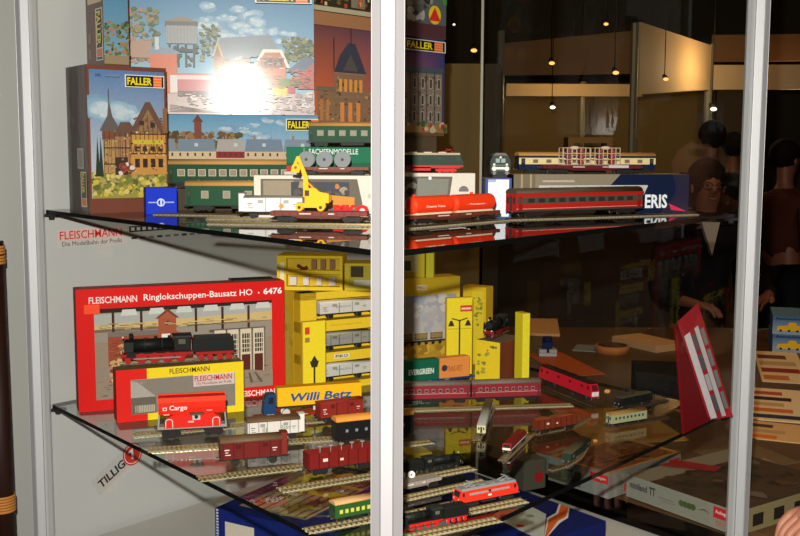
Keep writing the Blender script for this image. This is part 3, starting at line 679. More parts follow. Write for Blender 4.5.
# L8 train picture box right of centre post
pl = onp(390, 377, 459, 370); L = pl[2]; h8 = hgt(pl, 98)
t, L = carton('model_train_box', 'yellow box with grey sky picture of timber wagons beside the centre post', 'box', pl, Z2, h8, .06, [(226,184,44), (222,180,50), (210,168,40)])
m = M().plane(L, h8); m.rect(0, 0, 1, 1, (232,190,46)); m.grad(0, .34, .95, .82, (196,186,174), (150,156,170)); m.blobs(60, .05, .46, .9, .80, .05, [(186,180,176), (200,192,184), (176,172,174), (166,166,174)], rnd)
m.rect(0, .0, .95, .34, (176,138,40)); m.blobs(30, .1, .05, .9, .3, .06, [(190,150,50), (150,116,36), (206,166,60)], rnd)
for k in range(4): m.rect(.12+k*.22, .36, .30+k*.22, .43, (96,84,60)); [m.circ(.16+k*.22+j*.05, .40, .028, (150,124,80)) for j in range(3)]
for k in range(9): m.circ(.1+k*.1, .325, .02, (46,40,34))
m.rect(.1, .335, .95, .355, (50,42,36)); m.rect(.36, .88, .50, .93, (240,230,200)); m.text('PIKO', .37, .89, .03, (190,40,40), w=.12, bold=.02); m.build('printed_front', t, 'card')
# items on top: yellow parts boxes
t, L = carton('accessory_box', 'small yellow box with white window on top of the timber wagon box', 'box', dq(390, pl[0].y+.005, 425, pl[0].y, 0), Z2+h8, .07, .05, [(220,196,50), (214,190,60)])
m = M().plane(L, .07); m.rect(.1, .2, .8, .9, (206,196,150)); m.rect(.3, .25, .6, .6, (90,90,60)); m.build('printed_front', t, 'card')
t, L = carton('accessory_box', 'narrow lime yellow box on the right of the timber wagon box top', 'box', dq(426, pl[0].y-.002, 434, pl[0].y-.004, 0), Z2+h8, .062, .04, [(226,214,60), (220,200,60)])
# L9
pl = onp(462, 363, 485, 366); t, L = carton('model_train_box', 'tall yellow box with faint green picture behind the double lamp box', 'box', pl, Z2, hgt(pl, 80), .04, [(222,186,40), (220,180,50), (206,166,36)])
m = M().plane(L, hgt(pl, 80)); m.rect(.4, .06, .9, .94, (226,200,50)); m.blobs(16, .5, .5, .85, .9, .03, [(130,140,50), (170,160,50)], rnd); m.build('printed_front', t, 'card')
pl = onp(446, 377, 472, 375.5); lamp_box('yellow box printed with a double-armed street lamp', pl, hgt(pl, 81), .012, True)
# L11
pl = onp(475, 379.5, 499.5, 384); h11 = hgt(pl, 42)
t, L = carton('model_train_box', 'low yellow box carrying the small black and red locomotive', 'box', (pl[0], pl[1], pl[2]), Z2, h11, .11, [(90,44,28), (110,100,80), (110,54,34)])
m = M().plane(L, h11); m.rect(0, 0, 1, 1, (236,206,44)); m.blobs(14, .1, .15, .6, .7, .07, [(140,140,60), (170,164,60)], rnd); m.blobs(4, .5, .75, .9, .92, .05, [(120,120,60)], rnd); m.build('printed_front', t, 'card')
box11 = (pl, Z2+h11)
pl = onp(514, 381, 522, 384); t, L = carton('accessory_box', 'narrow tall yellow box right of the small black locomotive', 'box', pl, Z2, hgt(pl, 72), .02, [(226,206,40), (220,196,50), (236,220,50)])
# red stand by right post
A0 = P(698, 428, Z2)
t = bpy.data.objects.new('sales_stand', None); COL.objects.link(t); t.location = A0
tag(t, 'leaning red display stand with two strips of packed coaches near the right post', 'stand')
tl = PD(640, 2.2, 0)
def onplane(px, py, Z): 
    r = ray(px, py); s = Z/r.y; return Vector((0,0,EYE))+r*s
q0 = onplane(672, 330, 2.26); q1 = onplane(706, 420, 2.17); q2 = onplane(731, 412, 2.2); q3 = onplane(698, 303, 2.31); 
def quadslab(pts, th, col, name, parent, mat='card'):
    pts = [p-A0 for p in pts]; n = (pts[1]-pts[0]).cross(pts[3]-pts[0]).normalized()
    if n.y > 0: n = -n
    b = [p-n*th for p in pts]; mm = M(); mm.add(pts+b, [(0,1,2,3),(7,6,5,4)]+[(i,4+i,4+(i+1) % 4,(i+1) % 4) for i in range(4)], col); return mm.build(name, parent, mat)
tipA = onplane(677, 322, 2.24); tipB = onplane(698, 303, 2.24); botA = onplane(709, 421, 2.135); botB = onplane(733, 416, 2.135)
quadslab([botA, botB, tipB, tipA], .006, (130,14,22), 'backing_board', t)
def lerp4(u_, v_, off):
    a = botA.lerp(botB, u_); b = tipA.lerp(tipB, u_); p = a.lerp(b, v_); return p+Vector((0,-off,0))
for k, (u0, u1, c_) in enumerate(((.08, .34, (176,168,170)), (.55, .72, (160,154,156)))):
    quadslab([lerp4(u0, .02, .004), lerp4(u1, .02, .004), lerp4(u1, .84, .004), lerp4(u0, .84, .004)], .003, c_, 'sleeve', t)
for k in range(4):
    v0 = .08+k*.19; quadslab([lerp4(.36, v0, .006), lerp4(.52, v0, .006), lerp4(.52, v0+.15, .006), lerp4(.36, v0+.15, .006)], .004, (60,60,62) if k != 1 else (140,140,140), 'packed_coach', t, 'plastic')
    quadslab([lerp4(.75, v0, .006), lerp4(.9, v0, .006), lerp4(.9, v0+.15, .006), lerp4(.75, v0+.15, .006)], .004, (96,92,90), 'packed_coach', t, 'plastic')
lA = onplane(686, 344, 2.25); lB = onplane(682, 435, 2.16); lC = onplane(706, 421, 2.18); lC.z = Z2+.0; 
base1 = P(684, 434, Z2+.004); base2 = P(709, 421, Z2+.004)
quadslab([base1, base2, tipA+Vector((.0,0,-.01)), tipA+Vector((-.004,0,-.01))], .004, (112,12,20), 'side_panel', t)
m = M(); bb = [P(684, 435, Z2), P(712, 418, Z2), P(730, 412, Z2), P(716, 405, Z2), P(690, 412, Z2)]
m.add([tuple(p-A0+Vector((0,0,.002))) for p in bb], [(0,1,2,3,4)], (150,16,26)); m.build('foot', t, 'card')
# ================================================================ track and rolling stock
TH = .0042
def track(pl, z, w=.0085, label='', group='straight track pieces', tie=(150,126,84), ballast=None, back=None):
    t = thing('model_track', label, 'track', pl, z, group, back=w if back is None else back); L = pl[2]
    m = M(); n = max(3, int(L/(.0084 if w > .008 else .0064))); p = L/n
    m.box(-L/2, L/2, -w*.30, -w*.12, 0, .0012, tie); m.box(-L/2, L/2, w*.12, w*.30, 0, .0012, tie)
    for i in range(n): m.box(-L/2+i*p+p*.28, -L/2+i*p+p*.72, -w*1.25, w*1.25, 0, .0022, tie)
    for s in (-1, 1): m.box(-L/2, L/2, s*w*1.2-w*.05, s*w*1.2+w*.05, 0, .0014, tie)
    m.build('sleeper_grid', t, 'matt')
    for s in (-1, 1):
        m = M(); m.box(-L/2, L/2, s*w*.72-.0006, s*w*.72+.0006, .0022, TH, (206,180,130)); m.build('rail', t, 'metal')
    return t
def curved_track(pts, z, label, w=.0045, tie=(104,88,64)):
    c = sum(pts, Vector((0,0,0)))/len(pts)
    t = bpy.data.objects.new('model_track', None); COL.objects.link(t); t.location = (c.x, c.y, z); tag(t, label, 'track', 'curved track pieces')
    q = []
    for i in range(len(pts)-1):
        for k in range(6):
            u = k/6; p0 = pts[max(i-1,0)]; p1 = pts[i]; p2 = pts[i+1]; p3 = pts[min(i+2,len(pts)-1)]
            q.append(.5*((2*p1)+(p2-p0)*u+(2*p0-5*p1+4*p2-p3)*u*u+(-p0+3*p1-3*p2+p3)*u**3))
    q.append(pts[-1]); q = [Vector((a.x-c.x, a.y-c.y)) for a in q]
    m = M(); rl = [[], []]
    for i in range(len(q)-1):
        dd = (q[i+1]-q[i]); L = dd.length; dd.normalize(); n = Vector((-dd.y, dd.x)); k = max(1, round(L/.0062))
        for j in range(k):
            a = q[i]+dd*L*(j+.2)/k; b = q[i]+dd*L*(j+.78)/k
            m.prism([tuple(a-n*w*1.25), tuple(b-n*w*1.25), tuple(b+n*w*1.25), tuple(a+n*w*1.25)], 0, .0022, tie, 'z')
    m.build('sleeper_grid', t, 'matt')
    for s in (-1, 1):
        m = M()
        for i in range(len(q)-1):
            a, b = q[i], q[i+1]; dd = (b-a).normalized(); n = Vector((-dd.y, dd.x)); o1 = a+n*s*w*.72; o2 = b+n*s*w*.72
            m.prism([tuple(o1-n*.0006), tuple(o2-n*.0006), tuple(o2+n*.0006), tuple(o1+n*.0006)], .0022, TH, (206,180,130), 'z')
        m.build('rail', t, 'metal')
    return t
def rs(name, label, cat, pl, z, w, group=None, on_track=True):
    return thing(name, label, cat, pl, z, group, back=w/2, dz=TH if on_track else 0)
def wheelset(x, r, w, parent, col=(40,36,34)):
    m = M(); m.wheel(x, r, w, col, (130,126,120), gauge=w); return m.build('wheelset', parent, 'plastic')
def bogie(x, t, w, r, span, col=(34,30,28)):
    m = M(); 
    for s in (-1, 1): m.box(-span, span, s*w*.46-.001, s*w*.46+.001, r*.7, r*1.7, col); m.box(-span*.3, span*.3, s*w*.46-.0018, s*w*.46+.0018, r*.4, r*1.2, col)
    m.box(-span*.5, span*.5, -w*.46, w*.46, r*1.2, r*1.9, col)
    b = m.build('bogie', t, 'plastic'); b.location = (x, 0, 0)
    for dx in (-span*.62, span*.62): wheelset(dx, r, w*.36, b, col)
    return b
def couplers(t, L, w, z, r=.0018):
    for s in (-1, 1):
        m = M()
        for q in (-1, 1): m.cyl((s*(L/2-.001), q*w*.28, z), (s*(L/2+.004), q*w*.28, z), r*.5, (60,56,52), seg=8); m.cyl((s*(L/2+.004), q*w*.28, z), (s*(L/2+.0048), q*w*.28, z), r, (90,86,80), seg=10)
        m.box(s*L/2-.001, s*L/2+.004, -.002, .002, z-.004, z-.002, (34,32,30)); m.build('buffers', t, 'plastic')
def roof_prof(w, z0, rise, over=0.0, n=10, drop=0):
    k = w/2+over
    return [(k, z0)]+[(k*math.cos(math.pi*i/n), z0+rise*math.sin(math.pi*i/n)**.8) for i in range(1, n)]+[(-k, z0)]
def coach(label, pl, z, h, w, body, roof, win, nwin, group=None, stripes=(), wv=(.42, .72), bogies=2, ends=None, txt=None, on_track=True, name='passenger_coach', ww=.6, doors=True, wframe=None, under=(34,30,28)):
    t = rs(name, label, 'model coach', pl, z, w, group, on_track); L = pl[2]*.985
    z0 = h*.20; z1 = h*.82; r = h*.095
    m = M(); m.box(-L/2, L/2, -w/2, w/2, z0, z1, body, side=ends or body); m.prism(roof_prof(w, z1, h*.13), -L/2, L/2, ends or body)
    for (a, b, c) in stripes: m.plane(L, z1-z0, z0=z0, y=-w/2); m.rect(0, a, 1, b, c); 
    for (a, b, c) in stripes: m.plane(L, z1-z0, org=(L/2, w/2, z0), right=(-1,0,0)); m.rect(0, a, 1, b, c)
    if txt: m.plane(L, z1-z0, z0=z0, y=-w/2); m.lay = 30; m.text(*txt)
    m.plane(w, z1-z0, org=(-L/2, w/2, z0), right=(0,-1,0)); m.rect(.38, .05, .62, .85, (60,56,54)); m.rect(.12, .45, .3, .8, (40,40,44)); m.rect(.7, .45, .88, .8, (40,40,44))
    m.build('body', t, 'paint')
    m = M(); m.prism(roof_prof(w, z1+.0004, h*.175, .0006), -L/2-.0004, L/2+.0004, roof, smooth=True)
    for k in range(5): m.cyl((-L*.4+k*L*.2, 0, z1+h*.16), (-L*.4+k*L*.2, 0, z1+h*.19), w*.07, roof, seg=8)
    m.build('roof', t, 'paint')
    hb = z1-z0; wm = None; x0 = -L/2+L*.07; wd_ = (L*.86)/nwin
    for i in range(nwin):
        xc = x0+wd_*(i+.5)
        if wm is None:
            mm = M(); a = wd_*ww/2
            mm.box(-a, a, -w/2-.0006, w/2+.0006, z0+hb*wv[0], z0+hb*wv[1], wframe or (190,180,170)); mm.box(-a*.84, a*.84, -w/2-.0009, w/2+.0009, z0+hb*(wv[0]+.03), z0+hb*(wv[1]-.03), win)
            wm = mm.build('window', t, 'paint'); wm.location = (xc, 0, 0)
        else:
            o = wm.copy(); COL.objects.link(o); o.location = (xc, 0, 0)
    if doors:
        for s in (-1, 1): m = M(); m.box(s*L*.47-L*.014, s*L*.47+L*.014, -w/2-.0007, w/2+.0007, z0+hb*.06, z0+hb*.82, tuple(int(v*.8) for v in body)); m.box(s*L*.47-L*.008, s*L*.47+L*.008, -w/2-.001, w/2+.001, z0+hb*.48, z0+hb*.74, (70,66,60)); m.build('door', t, 'paint')
    m = M(); m.box(-L*.48, L*.48, -w*.42, w*.42, z0-.002, z0, under); m.box(-L*.14, L*.12, -w*.38, w*.38, z0-.007 if h > .03 else z0-.003, z0, under); m.build('underframe', t, 'plastic')
    for s in (-1, 1): bogie(s*L*.36, t, w, r, L*.075, under)
    couplers(t, L, w, z0)
    return t
def flat_wagon(label, pl, z, h, w, col, group=None, bogies=True, deckc=None, on_track=True, stakes=0, name='flat_wagon', cat='model wagon'):
    t = rs(name, label, cat, pl, z, w, group, on_track); L = pl[2]*.98; r = h*.28
    m = M(); m.box(-L/2, L/2, -w/2, w/2, h*.62, h, col, top=deckc or col)
    for s in (-1, 1):
        m.prism([(-L*.3, h*.62), (-L*.2, h*.38), (L*.2, h*.38), (L*.3, h*.62)], s*w*.42-.0007, s*w*.42+.0007, tuple(int(v*.8) for v in col), 'y')
    m.plane(L, h*.38, z0=h*.62, y=-w/2)
    for i in range(12): m.rect(.04+i*.08, .1, .048+i*.08, .95, tuple(int(v*.7) for v in col))
    m.rect(.3, .35, .42, .6, (220,200,190)); m.rect(.6, .35, .66, .6, (220,200,190))
    m.build('frame', t, 'plastic')
    if stakes:
        for i in range(stakes):
            m = M(); x = -L*.46+i*L*.92/(stakes-1)
            for s in (-1, 1): m.box(x-.0008, x+.0008, s*w/2-.0012, s*w/2+.0012, h*.7, h*2.2, col)
            m.build('stake', t, 'plastic')
    if bogies:
        for s in (-1, 1): bogie(s*L*.34, t, w, r, L*.09)
    else:
        for s in (-1, 1): wheelset(s*L*.28, r, w*.36, t)
    couplers(t, L, w, h*.75)
    return t
def van(label, pl, z, h, w, body, roof, group=None, cab=0, cabcol=None, txt=None, arc=.1, brace=True, on_track=True, door=None, name='goods_van', axles=2, planks=True):
    t = rs(name, label, 'model wagon', pl, z, w, group, on_track); L = pl[2]*.97; z0 = h*.28; z1 = h*.82; r = h*.15
    dk = tuple(int(v*.72) for v in body)
    xb0, xb1 = -L/2, L/2
    if cab < 0: xb0 += L*.09
    if cab > 0: xb1 -= L*.09
    m = M(); m.box(xb0, xb1, -w/2, w/2, z0, z1, body); m.prism(roof_prof(w, z1, h*arc*.9), xb0, xb1, body)
    LL = xb1-xb0; m.plane(LL, z1-z0, x0=xb0, z0=z0, y=-w/2)
    if planks:
        for i in range(7): m.rect(0, .13*(i+1), 1, .13*(i+1)+.018, dk)
    if brace:
        for u_ in (.02, .2, .8, .96): m.rect(u_, 0, u_+.018, 1, dk)
    lt = (214,206,196) if sum(body) < 380 else (110,106,100)
    if L > .08: m.rect(.06, .55, .14, .62, lt); m.rect(.07, .40, .12, .45, lt); m.rect(.07, .25, .16, .30, lt); m.rect(.84, .5, .92, .56, lt); m.rect(.85, .36, .90, .40, lt); m.rect(.24, .62, .33, .88, dk); m.rect(.68, .62, .77, .88, dk)
    if txt: m.lay = 44; [m.text(*q) for q in txt]
    m.build('body', t, 'paint')
    m = M(); m.prism(roof_prof(w, z1+.0003, h*arc, .001), xb0-.001, xb1+.001, roof, smooth=True); m.build('roof', t, 'plastic')
    xm = (xb0+xb1)/2
    m = M(); m.box(xm-LL*.13, xm+LL*.13, -w/2-.0012, w/2+.0012, z0+.001, z1-.001, door or body); m.box(xm-LL*.135, xm-LL*.12, -w/2-.0016, w/2+.0016, z0, z1, dk); m.box(xm+LL*.12, xm+LL*.135, -w/2-.0016, w/2+.0016, z0, z1, dk); m.build('sliding_door', t, 'paint')
    if cab:
        s = 1 if cab > 0 else -1; xa, xc = (xb1, L/2) if s > 0 else (-L/2, xb0)
        m = M(); m.box(xa, xc, -w*.34, w*.34, z0, h*1.0, cabcol or body); m.prism(roof_prof(w*.7, h*1.0, h*.05, .001), xa-.001, xc+.001, cabcol or roof); m.build('brakeman_cab', t, 'paint')
    m = M(); m.box(-L/2, L/2, -w*.42, w*.42, z0-h*.06, z0, (40,34,30))
    for s in (-1, 1):
        for q in (-1, 1): m.prism([(s*L*.28-.006, z0), (s*L*.28+.006, z0), (s*L*.28+.002, r*.6), (s*L*.28-.002, r*.6)], q*w*.4-.0006, q*w*.4+.0006, (40,36,32), 'y')
    m.build('underframe', t, 'plastic')
    for s in (-1, 1): wheelset(s*L*.28, r, w*.36, t)
    couplers(t, L, w, z0-h*.03)
    return t
def open_wagon(label, pl, z, h, w, body, load=None, group=None, handwheels=0, on_track=True, name='open_wagon'):
    t = rs(name, label, 'model wagon', pl, z, w, group, on_track); L = pl[2]*.97; z0 = h*.32; r = h*.17; dk = tuple(int(v*.7) for v in body)
    m = M(); k = .0012
    m.box(-L/2, L/2, -w/2, w/2, z0, z0+.002, body)
    for s in (-1, 1): m.box(-L/2, L/2, s*w/2-k/2, s*w/2+k/2, z0, h, body); m.box(s*L/2-k, s*L/2, -w/2, w/2, z0, h, body)
    for i in range(8):
        x = -L/2+L*i/7
        m.box(x-.0007, x+.0007, -w/2-.0014, -w/2, z0, h*.98, dk); m.box(x-.0007, x+.0007, w/2, w/2+.0014, z0, h*.98, dk)
    m.plane(L, h-z0, z0=z0, y=-w/2); m.lay = 20; m.rect(.2, .4, .27, .6, (220,190,180)); m.rect(.45, .35, .5, .5, (220,190,180))
    m.build('body', t, 'paint')
    if load: m = M(); m.prism([(-L*.47, z0+.002), (L*.47, z0+.002), (L*.46, h*1.0), (L*.2, h*1.08), (-.1*L, h*.98), (-L*.3, h*1.07), (-L*.46, h*.98)], -w*.45, w*.45, load, 'y'); m.build('load', t, 'matt')
    for i in range(handwheels):
        x = -L*.32+i*L*.62/max(1, handwheels-1); m = M(); m.cyl((x, -w*.25, h*.8), (x, -w*.25, h*1.22), .0008, (140,130,120), seg=6); m.cyl((x, -w*.25, h*1.22), (x, -w*.25, h*1.26), h*.11, (160,140,128), seg=14); m.build('handwheel', t, 'plastic')
    m = M(); m.box(-L/2, L/2, -w*.42, w*.42, z0-.003, z0, (40,34,30)); m.build('underframe', t, 'plastic')
    for s in (-1, 1): bogie(s*L*.33, t, w, r, L*.10) if L > .07 else wheelset(s*L*.28, r, w*.36, t)
    couplers(t, L, w, z0-.001)
    return t
def steam_loco(label, pl, z, h, w, flip=False, frame=(170,26,24), body=(24,26,24), on_track=True, group=None, tender=True):
    t = rs('steam_locomotive', label, 'model locomotive', pl, z, w, group, on_track); L = pl[2]*.98; s = -1 if flip else 1   # s=1: smokebox to the left
    X = lambda u: s*(u-.5)*L
    def bx(m, u0, u1, y, z0, z1, c, **k): m.box(min(X(u0), X(u1)), max(X(u0), X(u1)), -y, y, z0, z1, c, **k)
    e = .62 if tender else .98
    m = M(); bx(m, .0, e, w*.40, h*.24, h*.32, frame); bx(m, .0, e, w*.30, h*.14, h*.24, tuple(int(v*.7) for v in frame)); bx(m, -.005, .01, w*.48, h*.22, h*.36, frame)
    m.build('frame', t, 'paint')
    m = M(); m.cyl((X(.03), 0, h*.60), (X(e*.72), 0, h*.60), h*.20, body, seg=20); m.cyl((X(.022), 0, h*.60), (X(.032), 0, h*.60), h*.15, (40,42,40), seg=16)
    for u_, hh, rr in ((.30, .86, .065), (.42, .87, .06), (.52, .84, .05)): m.cyl((X(u_*e/.62), 0, h*.7), (X(u_*e/.62), 0, h*hh), h*rr, body, r1=h*rr*.8, seg=12)
    for u_ in (.2, .35, .5): m.cyl((X(u_), 0, h*.6), (X(u_+.006), 0, h*.6), h*.205, (50,52,48), seg=20)
    bx(m, .05, e*.95, w*.48, h*.36, h*.385, body); m.build('boiler', t, 'paint')
    m = M(); m.cyl((X(.085), 0, h*.75), (X(.085), 0, h*.98), h*.06, body, r1=h*.07, seg=12); m.build('chimney', t, 'paint')
    m = M(); bx(m, e*.74, e*.97, w*.48, h*.34, h*.82, body); m.prism(roof_prof(w, h*.82, h*.12, .0005), min(X(e*.72), X(e*.99)), max(X(e*.72), X(e*.99)), (36,36,36)); bx(m, e*.80, e*.90, w*.485, h*.60, h*.76, (90,88,70)); m.build('cab', t, 'paint')
    for k in (-1, 1):
        m = M(); m.box(min(X(.04), X(.12)), max(X(.04), X(.12)), k*w*.40-.002, k*w*.40+.002, h*.22, h*.38, body); m.build('cylinder_block', t, 'paint')
        m = M(); m.add([(X(.02), k*w*.5, h*.40), (X(.10), k*w*.5, h*.40), (X(.10), k*w*.46, h*.72), (X(.02), k*w*.46, h*.72), (X(.02), k*w*.5-k*.0008, h*.40), (X(.10), k*w*.5-k*.0008, h*.40), (X(.10), k*w*.46-k*.0008, h*.72), (X(.02), k*w*.46-k*.0008, h*.72)], [(0,1,2,3), (7,6,5,4), (0,3,7,4), (1,5,6,2), (3,2,6,7), (0,4,5,1)], body); m.build('smoke_deflector', t, 'paint')
    R = h*.17; n = 4 if tender else 3
    for i in range(n): m = M(); m.wheel(X(.17+i*.115*(e/.62)), R, w*.36, frame, (120,116,110)); m.build('driving_wheels', t, 'paint')
    wheelset(X(.05), h*.10, w*.34, t, frame)
    for k in (-1, 1): m = M(); m.box(min(X(.10), X(.17+(n-1)*.115*(e/.62))), max(X(.10), X(.17+(n-1)*.115*(e/.62))), k*w*.44-.0006, k*w*.44+.0006, R*.85, R*1.1, (190,186,180)); m.build('coupling_rod', t, 'metal')
    m = M()
    for k in (-1, 1): m.cyl((X(.0), k*w*.28, h*.36), (X(-.008), k*w*.28, h*.36), h*.035, (226,216,180), seg=10)
    m.cyl((X(.02), 0, h*.86), (X(.005), 0, h*.86), h*.035, (226,216,180), seg=10); m.build('lamps', t, 'paint')
    if tender:
        m = M(); bx(m, .625, .99, w*.48, h*.30, h*.72, body); bx(m, .64, .97, w*.40, h*.72, h*.82, (30,30,30)); m.build('tender', t, 'paint')
        m = M(); bx(m, .65, .99, w*.38, h*.20, h*.30, frame); m.build('tender_frame', t, 'paint')
        for u_ in (.70, .78, .87, .95): wheelset(X(u_), h*.10, w*.36, t, frame)
    couplers(t, L, w, h*.27); return t
def panto(t, x, z, w, col=(150,150,150)):
    m = M(); r = .0006; 
    for k in (-1, 1): m.tube([(x-w*.45, k*w*.25, z), (x+w*.45, k*w*.22, z+.0045), (x, k*w*.2, z+.006)], r, col, 6)
    m.box(x-.001, x+.001, -w*.38, w*.38, z+.006, z+.0068, col); m.box(x-w*.5, x-w*.4, -w*.3, w*.3, z-.0005, z+.001, col); m.box(x+w*.4, x+w*.5, -w*.3, w*.3, z-.0005, z+.001, col)
    return m.build('pantograph', t, 'plastic')
def box_loco(label, pl, z, h, w, body, roof, frame=(40,36,34), pant=0, pcol=(150,150,150), win=(40,36,40), stripe=None, group=None, grille=None, on_track=True, name='electric_locomotive', nose=0, front=None, nwin=3, six=False, number=None, mark=None):
    t = rs(name, label, 'model locomotive', pl, z, w, group, on_track); L = pl[2]*.97; z0 = h*.26; z1 = h*.80; sl = L*.035
    m = M(); m.prism([(-L/2, z0), (L/2, z0), (L/2, z0+(z1-z0)*.45), (L/2-sl, z1), (-L/2+sl, z1), (-L/2, z0+(z1-z0)*.45)], -w/2, w/2, body, 'y')
    hb = z1-z0; m.plane(L, hb, z0=z0, y=-w/2)
    if stripe: m.rect(.0, stripe[0], 1, stripe[1], stripe[2])
    if grille: m.rect(.16, .55, .84, .74, grille); [m.rect(.18+i*.04, .55, .184+i*.04, .74, tuple(int(v*.7) for v in grille)) for i in range(16)]
    if mark: m.rect(.47, .25, .53, .4, mark)
    for k in (-1, 1):
        m.plane(w, hb, org=(k*L/2, -k*w/2, z0), right=(0, k, 0))
        if front: m.rect(.06, .06, .94, .42, front)
        for uu in (.14, .78): m.rect(uu, .24, uu+.09, .36, (240,236,214))
    m.build('body', t, 'paint')
    m = M(); m.prism([(w/2-.0003, z1), (w*.38, z1+h*.09), (-w*.38, z1+h*.09), (-w/2+.0003, z1)], -L/2+sl*1.1, L/2-sl*1.1, roof); 
    for k in range(4): m.box(-L*.3+k*L*.17, -L*.3+k*L*.17+L*.09, -w*.22, w*.22, z1+h*.09, z1+h*.13, roof)
    m.build('roof', t, 'paint')
    for k in (-1, 1):
        x1 = k*(L/2); m = M(); off = .0006
        p = [(x1, z0+hb*.50), (x1-k*sl*.82, z0+hb*.93)]
        m.add([(p[0][0]+k*off, -w*.38, p[0][1]), (p[0][0]+k*off, w*.38, p[0][1]), (p[1][0]+k*off, w*.36, p[1][1]), (p[1][0]+k*off, -w*.36, p[1][1])], [(0,1,2,3) if k > 0 else (3,2,1,0)], win); m.build('windscreen', t, 'paint')
        m = M(); m.box(k*L*.44-L*.018, k*L*.44+L*.018, -w/2-.0006, w/2+.0006, z0+hb*.52, z0+hb*.84, win); m.build('cab_window', t, 'paint')
    for i in range(nwin):
        m = M(); x = (i-(nwin-1)/2)*L*.22; m.box(x-L*.02, x+L*.02, -w/2-.0007, w/2+.0007, z0+hb*.58, z0+hb*.78, win); m.build('side_window', t, 'paint')
    m = M(); m.box(-L*.46, L*.46, -w*.42, w*.42, z0-h*.05, z0, frame); m.box(-L*.12, L*.12, -w*.42, w*.42, h*.10, z0, frame); m.build('underframe', t, 'plastic')
    for k in (-1, 1): bogie(k*L*.30, t, w*1.02, h*.10, L*.12, frame)
    for i in range(pant): panto(t, (-.30, .30)[i]*L, z1+h*.13, w*.8, pcol)
    couplers(t, L, w, z0-.001); return t
def containers(t, L, w, z, parts):
    for (u0, u1, hh, col, s, sc, extra) in parts:
        x0, x1 = -L/2+u0*L, -L/2+u1*L; m = M(); m.box(x0, x1, -w/2, w/2, z, z+hh, col); m.plane(x1-x0, hh, x0=x0, z0=z, y=-w/2)
        if s: m.text(s, *extra, sc, w=extra_w[s], bold=.04)
        m.build('container', t, 'paint')

# ---------------------------------------------------------------- upper shelf
STR = 'straight track pieces on the upper shelf'
GN = (18,66,38); TAN = (206,158,94)
TB = (146,136,116)
for pl, lb in ((onD(152, 2.06, 252, 2.02, Z1), 'track with brown sleepers in front of the blue box'),
               (onD(205, 1.93, 385, 1.90, Z1), 'track under the white van with sunburst'),
               (onD(206, 1.80, 384, 1.755, Z1), 'frontmost track on the left of the upper shelf, under the excavator wagon'),
               (onD(396, 1.68, 512, 1.93, Z1), 'track under the two orange tanks'),
               (onD(512, 1.94, 700, 2.14, Z1), 'track under the red and grey coach')):
    track(pl, Z1, label=lb, w=.0105, group=STR, back=.016, tie=TB)
coach('upper green coach with tan roof in front of the row-of-houses picture', onD(166, 2.225, 300, 2.24, 0), Z1+.047, .062, .033, GN, TAN, (150,130,110), 11, on_track=False, wframe=(206,200,170), wv=(.36,.74), ww=.72)
coach('lower green coach with tan roof behind the white van', onD(184, 2.12, 312, 2.13, 0), Z1, .063, .033, (22,72,44), TAN, (150,140,120), 5, on_track=True, wframe=(170,170,140), ww=.34, wv=(.36,.76))
coach('green coach with tan roof on top of the SACHSENMODELLE box', onD(308, 2.16, 398, 2.17, 0), zS, .052, .033, GN, (196,146,84), (150,140,120), 7, wv=(.38,.74), on_track=False, wframe=(130,140,120))
# excavator wagon
pl = onD(269, 1.80, 368, 1.785, 0); t = flat_wagon('brown flat wagon carrying the yellow excavator', pl, Z1, .020, .030, (116,52,40))
# excavator
EX = (246,178,18)
c0 = PD(322, 1.80, Z1); ex = thing('toy_excavator', 'yellow toy excavator with raised arm on the brown flat wagon', 'toy excavator', (PD(311, 1.80, 0), -.03, .06), Z1+TH+.020, back=.015)
m = M(); m.box(-.027, .024, -.010, .010, .006, .014, EX, top=(220,150,20)); m.build('chassis', ex, 'paint')
for x in (-.021, .016):
    for s in (-1, 1): 
        m = M(); m.cyl((x, s*.009, .0065), (x, s*.0135, .0065), .0065, (222,150,20), seg=18, capcol=EX); m.cyl((x, s*.0135, .0065), (x, s*.0142, .0065), .003, (70,60,40), seg=10); m.build('wheel', ex, 'paint')
m = M(); m.prism([(-.012, .014), (.030, .014), (.030, .030), (.014, .033), (.006, .040), (-.008, .040), (-.012, .028)], -.009, .009, EX, 'y'); m.box(.031, .033, -.007, .007, .016, .028, (200,130,20)); m.build('engine_housing', ex, 'paint')
m = M(); m.box(-.012, -.004, -.0095, .0095, .026, .036, (70,56,36)); m.build('cab_window', ex, 'paint')
def bar(m, a, b, w0, w1, y, col):
    a = Vector((a[0], 0, a[1])); b = Vector((b[0], 0, b[1])); n = (b-a).cross(Vector((0,1,0))).normalized()
    m.prism([((a+n*w0).x, (a+n*w0).z), ((b+n*w1).x, (b+n*w1).z), ((b-n*w1).x, (b-n*w1).z), ((a-n*w0).x, (a-n*w0).z)], -y, y, col, 'y')
m = M(); bar(m, (-.010, .024), (-.011, .060), .005, .004, .004, EX); bar(m, (-.011, .058), (-.024, .094), .004, .0025, .003, EX); bar(m, (.004, .038), (-.008, .050), .0016, .0016, .002, (200,140,30)); m.build('boom', ex, 'paint')
m = M(); bar(m, (-.024, .094), (-.030, .078), .0022, .003, .002, EX); m.build('arm', ex, 'paint')
m = M(); m.prism([(-.036, .068), (-.022, .066), (-.019, .078), (-.028, .084), (-.034, .078)], -.006, .006, EX, 'y'); m.cyl((-.028, -.0064, .075), (-.028, .0064, .075), .0028, (150,90,20), seg=12); m.build('bucket', ex, 'paint')
